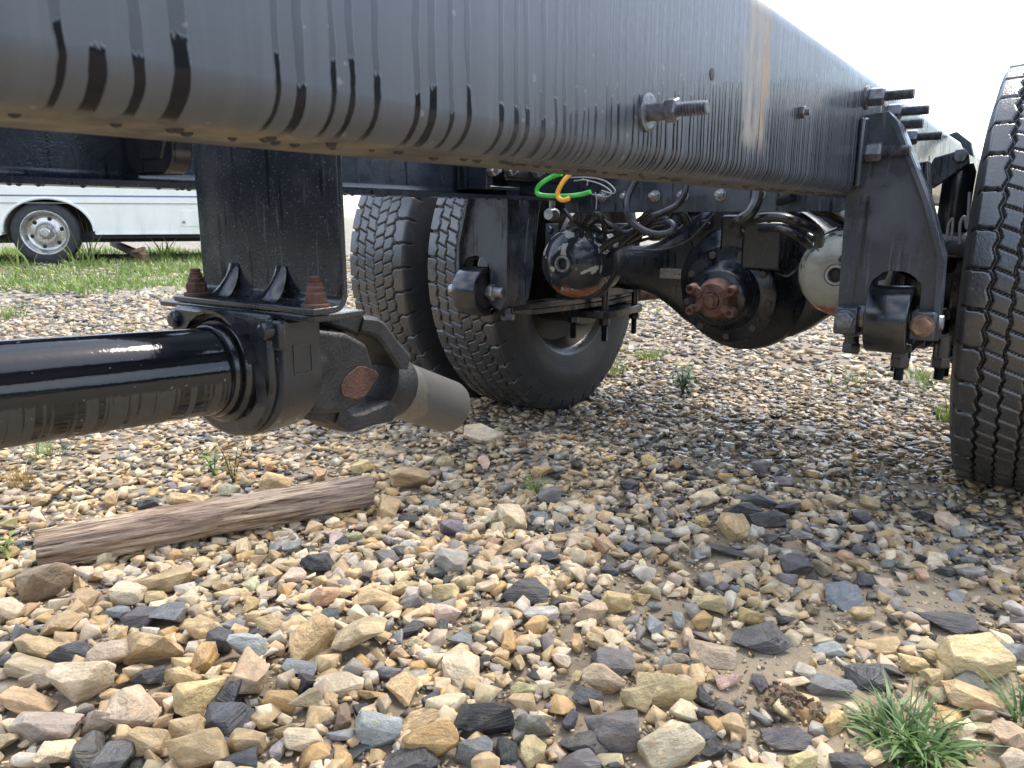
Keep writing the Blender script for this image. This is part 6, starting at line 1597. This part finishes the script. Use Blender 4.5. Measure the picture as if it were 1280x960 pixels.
weed((-1.673, 0.592, 0.000), 2, 0.07, GRASS2, 'green seedling at the left edge near the wooden post', 4, (0.030, 0.014))

# grass sward by the bus, and sparse weeds over the far gravel
V, F, Sx = [], [], []; r = random.Random(77)
qa = [Vector((-20.608, 5.736, 0.000)), Vector((-12.564, 9.566, 0.000)), Vector((-5.294, 3.768, 0.000)), Vector((-9.405, 2.823, 0.000))]
for i in range(2300):
    u0, v0 = r.random(), r.random() ** 1.2
    p_ = (qa[0] * (1 - u0) + qa[1] * u0) * (1 - v0) + (qa[3] * (1 - u0) + qa[2] * u0) * v0
    dens = noise.noise((p_.x * 0.7, p_.y * 0.7, 1.1)) + 0.25
    if dens < r.uniform(-0.3, 0.3) * (0.3 + v0): continue
    blades(V, F, Sx, (p_.x, p_.y, 0), 6, 0.05, 0.20 - 0.08 * v0, 0.012, 0.026, 0.16, (0.2, 0.9), r, 2)
o = plant_obj('grass', V, F, Sx, GRASS2); o['kind'] = 'stuff'
V, F, Sx = [], [], []
for i in range(420):
    a = R(r.uniform(-80, 12)); d_ = r.uniform(2.9, 16); x, y = math.sin(a) * d_, math.cos(a) * d_
    if noise.noise((x * 0.6, y * 0.6, 4)) < 0.0: continue
    blades(V, F, Sx, (x, y, gz(x, y) if d_ < 7 else 0), 9, 0.03, 0.10, 0.004, 0.010, 0.07, (0.2, 1.0), r, 2)
o = plant_obj('ground_weeds', V, F, Sx, GRASS2); o['kind'] = 'stuff'
for k, (bp, n, h0, h1, lab) in enumerate((((-12.040, 6.027, 0.000), 16, 0.4, 1.0, 'tall grass clump standing right of the bus wheel'),
                                          ((-11.267, 4.766, 0.000), 10, 0.25, 0.6, 'grass clump in front of the left side of the bus wheel'),
                                          ((-11.048, 5.327, 0.000), 10, 0.25, 0.55, 'grass clump in front of the bus tyre'),
                                          ((-11.559, 6.897, 0.000), 14, 0.2, 0.55, 'grass clump below the hatch of the bus'))):
    tuft('tall_grass', bp, n, h0, h1, 0.015, 0.03, 0.18, (0.1, 0.55), lab, GRASS2, 40 + k, 'grass clump')

# ================================================================== the white bus
def bus():
    wb = Vector((-12.170, 5.439, 0.000)); ang = R(90 - 35.6)
    root = thing('bus', 'white bus with a thin blue stripe parked on grass behind the chassis', 'bus', (0, 0, 0))
    root.location = wb; root.rotation_euler = (0, 0, ang)
    white = simple('bus_white_paint', (0.90, 0.89, 0.80), 0.35, 0, 0.04, 3, 0.02, 0.002)
    gm = white.node_tree; gg = N(gm); vv_ = gg.coord(); zz_ = gg.xyz(vv_)[2]
    pb = gm.nodes['Principled BSDF']; old = pb.inputs['Base Color'].links[0].from_socket
    dirt = gg.math('MULTIPLY', gg.step(gg.noise(gg.scalev(vv_, (9, 9, 1.2)), 1.0, 5, 0.6), 0.45, 0.75), gg.math('SUBTRACT', 1.0, gg.step(zz_, 0.45, 1.0)))
    gg.link(gg.mix(gg.math('MULTIPLY', dirt, 0.25), old, (0.42, 0.38, 0.29)), pb.inputs['Base Color'])
    dark = simple('bus_underbody', (0.02, 0.02, 0.02), 0.7)
    blue = simple('bus_blue_stripe', (0.13, 0.17, 0.33), 0.4, 0, 0.1, 5, 0)
    grey = simple('bus_grey_trim', (0.30, 0.30, 0.30), 0.5)
    glass = simple('bus_window_glass', (0.02, 0.025, 0.03), 0.06, 0, 0.1, 4, 0)
    def bp(name, bm, mat, parent=None, **kw):
        o = obj(name, bm, mat, None, **kw); o.parent = parent or root; return o
    # local: x to the right along the side, y away from us, z up; side face at y = 0.04
    x0, x1, zb, zt, wr, cx = -7.2, 3.3, 0.43, 2.85, 0.60, 0.06
    bm = B()
    arch = [(cx + wr * math.cos(R(a)), 0.47 + wr * 0.80 * math.sin(R(a))) for a in range(0, 181, 10)]
    pieces = [[(x1, zb), (cx + wr, zb), (cx + wr, zt), (x1 - 0.25, zt), (x1, zt - 0.2)], [(cx - wr, zb), (x0, zb), (x0, zt - 0.2), (x0 + 0.25, zt), (cx - wr, zt)]]
    for (a_, b_), (c_, d_) in zip(arch, arch[1:]): pieces.append([(a_, zt), (a_, b_), (c_, d_), (c_, zt)])
    for pc in pieces: prism(bm, [(x, 0.04, z) for x, z in pc], (0, 2.3, 0))
    body = bp('body', bm, white)
    bm = B(); box(bm, (x0, 0.034, 0.972), (x1, 0.041, 0.992)); bp('stripe', bm, blue, body)
    bm = B(); box(bm, (x0, 0.026, 0.872), (x1, 0.041, 0.882)); bp('trim_strip', bm, grey, body)
    bm = B(); pr = [(cx + (wr + 0.0) * math.cos(R(a)), 0.47 + wr * 0.80 * math.sin(R(a))) for a in range(0, 181, 10)]
    tube(bm, [(x, 0.035, z) for x, z in pr], 0.022, 8, k=2); bp('wheel_arch', bm, white, body)
    for xs_ in (-3.6, -1.9, 1.35, 2.9):
        bm = B(); box(bm, (xs_ - 0.006, 0.034, zb + 0.002), (xs_ + 0.006, 0.041, 0.870)); bp('panel_seam', bm, white, body)
    bm = B(); box(bm, (x0, 0.028, zb - 0.012), (cx - wr - 0.01, 0.05, zb + 0.012)); box(bm, (cx + wr + 0.01, 0.028, zb - 0.012), (x1, 0.05, zb + 0.012)); bp('skirt_edge', bm, white, body)
    bm = B(); box(bm, (1.86, 0.032, 0.535), (2.55, 0.043, 0.775)); hatch = bp('hatch', bm, white, body, bevel=0.004)
    for hx in (1.90, 2.50):
        bm = B(); box(bm, (hx - 0.02, 0.024, 0.58), (hx + 0.02, 0.034, 0.62)); bp('latch', bm, grey, body)
    for k in range(8):
        bm = B(); xx = x0 + 0.6 + k * 1.2
        box(bm, (xx, 0.028, 1.65), (xx + 1.08, 0.042, 2.45)); bp('window', bm, glass, body, bevel=0.01)
    bm = B(); box(bm, (x0 + 0.3, 0.3, 0.30), (2.25, 2.0, 0.46)); box(bm, (0.6, 0.10, 0.36), (2.30, 0.20, 0.47)); bp('underbody', bm, dark)
    bm = B(); box(bm, (cx - 0.6, 0.5, 0.3), (cx + 0.6, 0.6, 1.1)); bp('inner_arch', bm, dark)
    w = link(bpy.data.objects.new('wheel', None)); w.parent = root; w.location = (0, 0.12, 0.45)
    bm = B(); lathe(bm, (0, -0.06, 0), (0, 1, 0), [(0.02, 0.30), (0.0, 0.325), (0.0, 0.36), (0.01, 0.42), (0.03, 0.445), (0.06, 0.455), (0.25, 0.455), (0.27, 0.43), (0.27, 0.3)], 56, caps=False)
    o = obj('tyre', bm, simple('bus_tyre_rubber', (0.04, 0.04, 0.042), 0.7, 0, 0.2, 12, 0.1), None, deg=30); o.parent = w
    chrome = simple('bus_rim_metal', (0.55, 0.53, 0.50), 0.28, 0.85, 0.15, 12, 0.05)
    bm = B(); lathe(bm, (0, -0.06, 0), (0, 1, 0), [(0.0, 0.322), (-0.006, 0.312), (0.004, 0.298), (0.03, 0.285), (0.09, 0.275), (0.13, 0.255), (0.145, 0.22), (0.14, 0.18), (0.125, 0.13), (0.115, 0.12), (0.115, 0.10), (0.03, 0.075), (0.0, 0.07), (-0.01, 0.055), (-0.012, 0.0)], 56, caps=False)
    o = obj('rim', bm, chrome, None, deg=30); o.parent = w
    for k in range(6):
        a = 2 * math.pi * (k + 0.25) / 6; bm = B(); c = Vector((math.cos(a) * 0.205, 0.078, math.sin(a) * 0.205))
        lathe(bm, c, (0, -1, 0), [(0, 0.0), (0.0, 0.026), (-0.002, 0.030)], 16); o = obj('hand_hole', bm, dark, None); o.parent = w
    for k in range(8):
        a = 2 * math.pi * k / 8; bm = B(); hexnut(bm, (math.cos(a) * 0.105, 0.055, math.sin(a) * 0.105), (0, -1, 0), 0.017, 0.03); o = obj('lug_nut', bm, chrome, None); o.parent = w
    return root
bus()
wood2 = simple('old_plank', (0.16, 0.10, 0.06), 0.8, 0, 0.4, 8, 0.3)
bm = B(); a_, c_ = Vector((-13.998, 7.403, 0.100)), Vector((-10.914, 6.233, 0.120))
box(bm, (0, -0.05, -0.05), ((c_ - a_).length, 0.05, 0.05), Matrix.Translation((a_[0], a_[1], 0.22)) @ (c_ - a_ + Vector((0, 0, -0.14))).to_track_quat('X', 'Z').to_matrix().to_4x4())
tag(obj('plank', bm, wood2, None, bevel=0.004), 'dark plank leaning on the ground under the bus', 'plank')
bm = B(); a_, c_ = Vector((-13.017, 7.166, 0.050)), Vector((-8.461, 4.819, 0.300))
box(bm, (0, -0.02, -0.02), ((c_ - a_).length, 0.02, 0.02), Matrix.Translation((a_[0], a_[1], 0.08)) @ (c_ - a_).to_track_quat('X', 'Z').to_matrix().to_4x4())
tag(obj('plank', bm, simple('red_brown_strip', (0.22, 0.11, 0.06), 0.8), None, bevel=0.003), 'thin reddish strip propped on the dark plank under the bus', 'plank')
bm = B(); tube(bm, [(-13.197, 6.538, 0.030), (-12.435, 7.072, 0.030), (-11.912, 7.765, 0.030), (-11.356, 8.154, 0.030)], 0.045, 10)
tag(obj('pole', bm, simple('grey_pole', (0.10, 0.10, 0.095), 0.7), None), 'grey pole lying on the gravel beyond the grass by the bus', 'pole')

# ================================================================== the wood that rings the yard on the right and behind the viewer (mirrored in the wet paint)
rt = np.random.default_rng(21); Vt, Ft, St = [], [], []
NC = 26000
az = np.radians(rt.uniform(9, 250, NC)); dd = 44 + rt.uniform(0, 1, NC) ** 1.5 * 9
hmax = 7.2 + 1.6 * np.sin(az * 9.0) + 1.1 * np.sin(az * 23.0 + 1) + 0.7 * np.sin(az * 51.0)
hh = hmax * rt.uniform(0.0, 1.0, NC) ** 0.8
cc = np.stack([np.sin(az) * dd, np.cos(az) * dd, hh], 1)
d1 = rt.normal(0, 1, (NC, 3)); d1 /= np.linalg.norm(d1, axis=1)[:, None]
d2 = np.cross(d1, rt.normal(0, 1, (NC, 3))); d2 /= np.linalg.norm(d2, axis=1)[:, None]
sz = rt.uniform(0.25, 0.6, (NC, 1))
vv = np.stack([cc + d1 * sz, cc + d2 * sz * 0.7, cc - d1 * sz, cc - d2 * sz * 0.7], 1).reshape(-1, 3)
tme = bpy.data.meshes.new('far_wood'); tme.from_pydata(vv.tolist(), [], np.arange(NC * 4).reshape(-1, 4).tolist())
ta = tme.attributes.new('shade', 'FLOAT', 'POINT'); ta.data.foreach_set('value', np.repeat(rt.uniform(0, 1, NC), 4).astype(np.float32))
tme.materials.append(leaf_mat('far_foliage', (0.035, 0.055, 0.018), (0.075, 0.105, 0.035)))
wood_o = link(bpy.data.objects.new('far_wood', tme)); wood_o['kind'] = 'stuff'
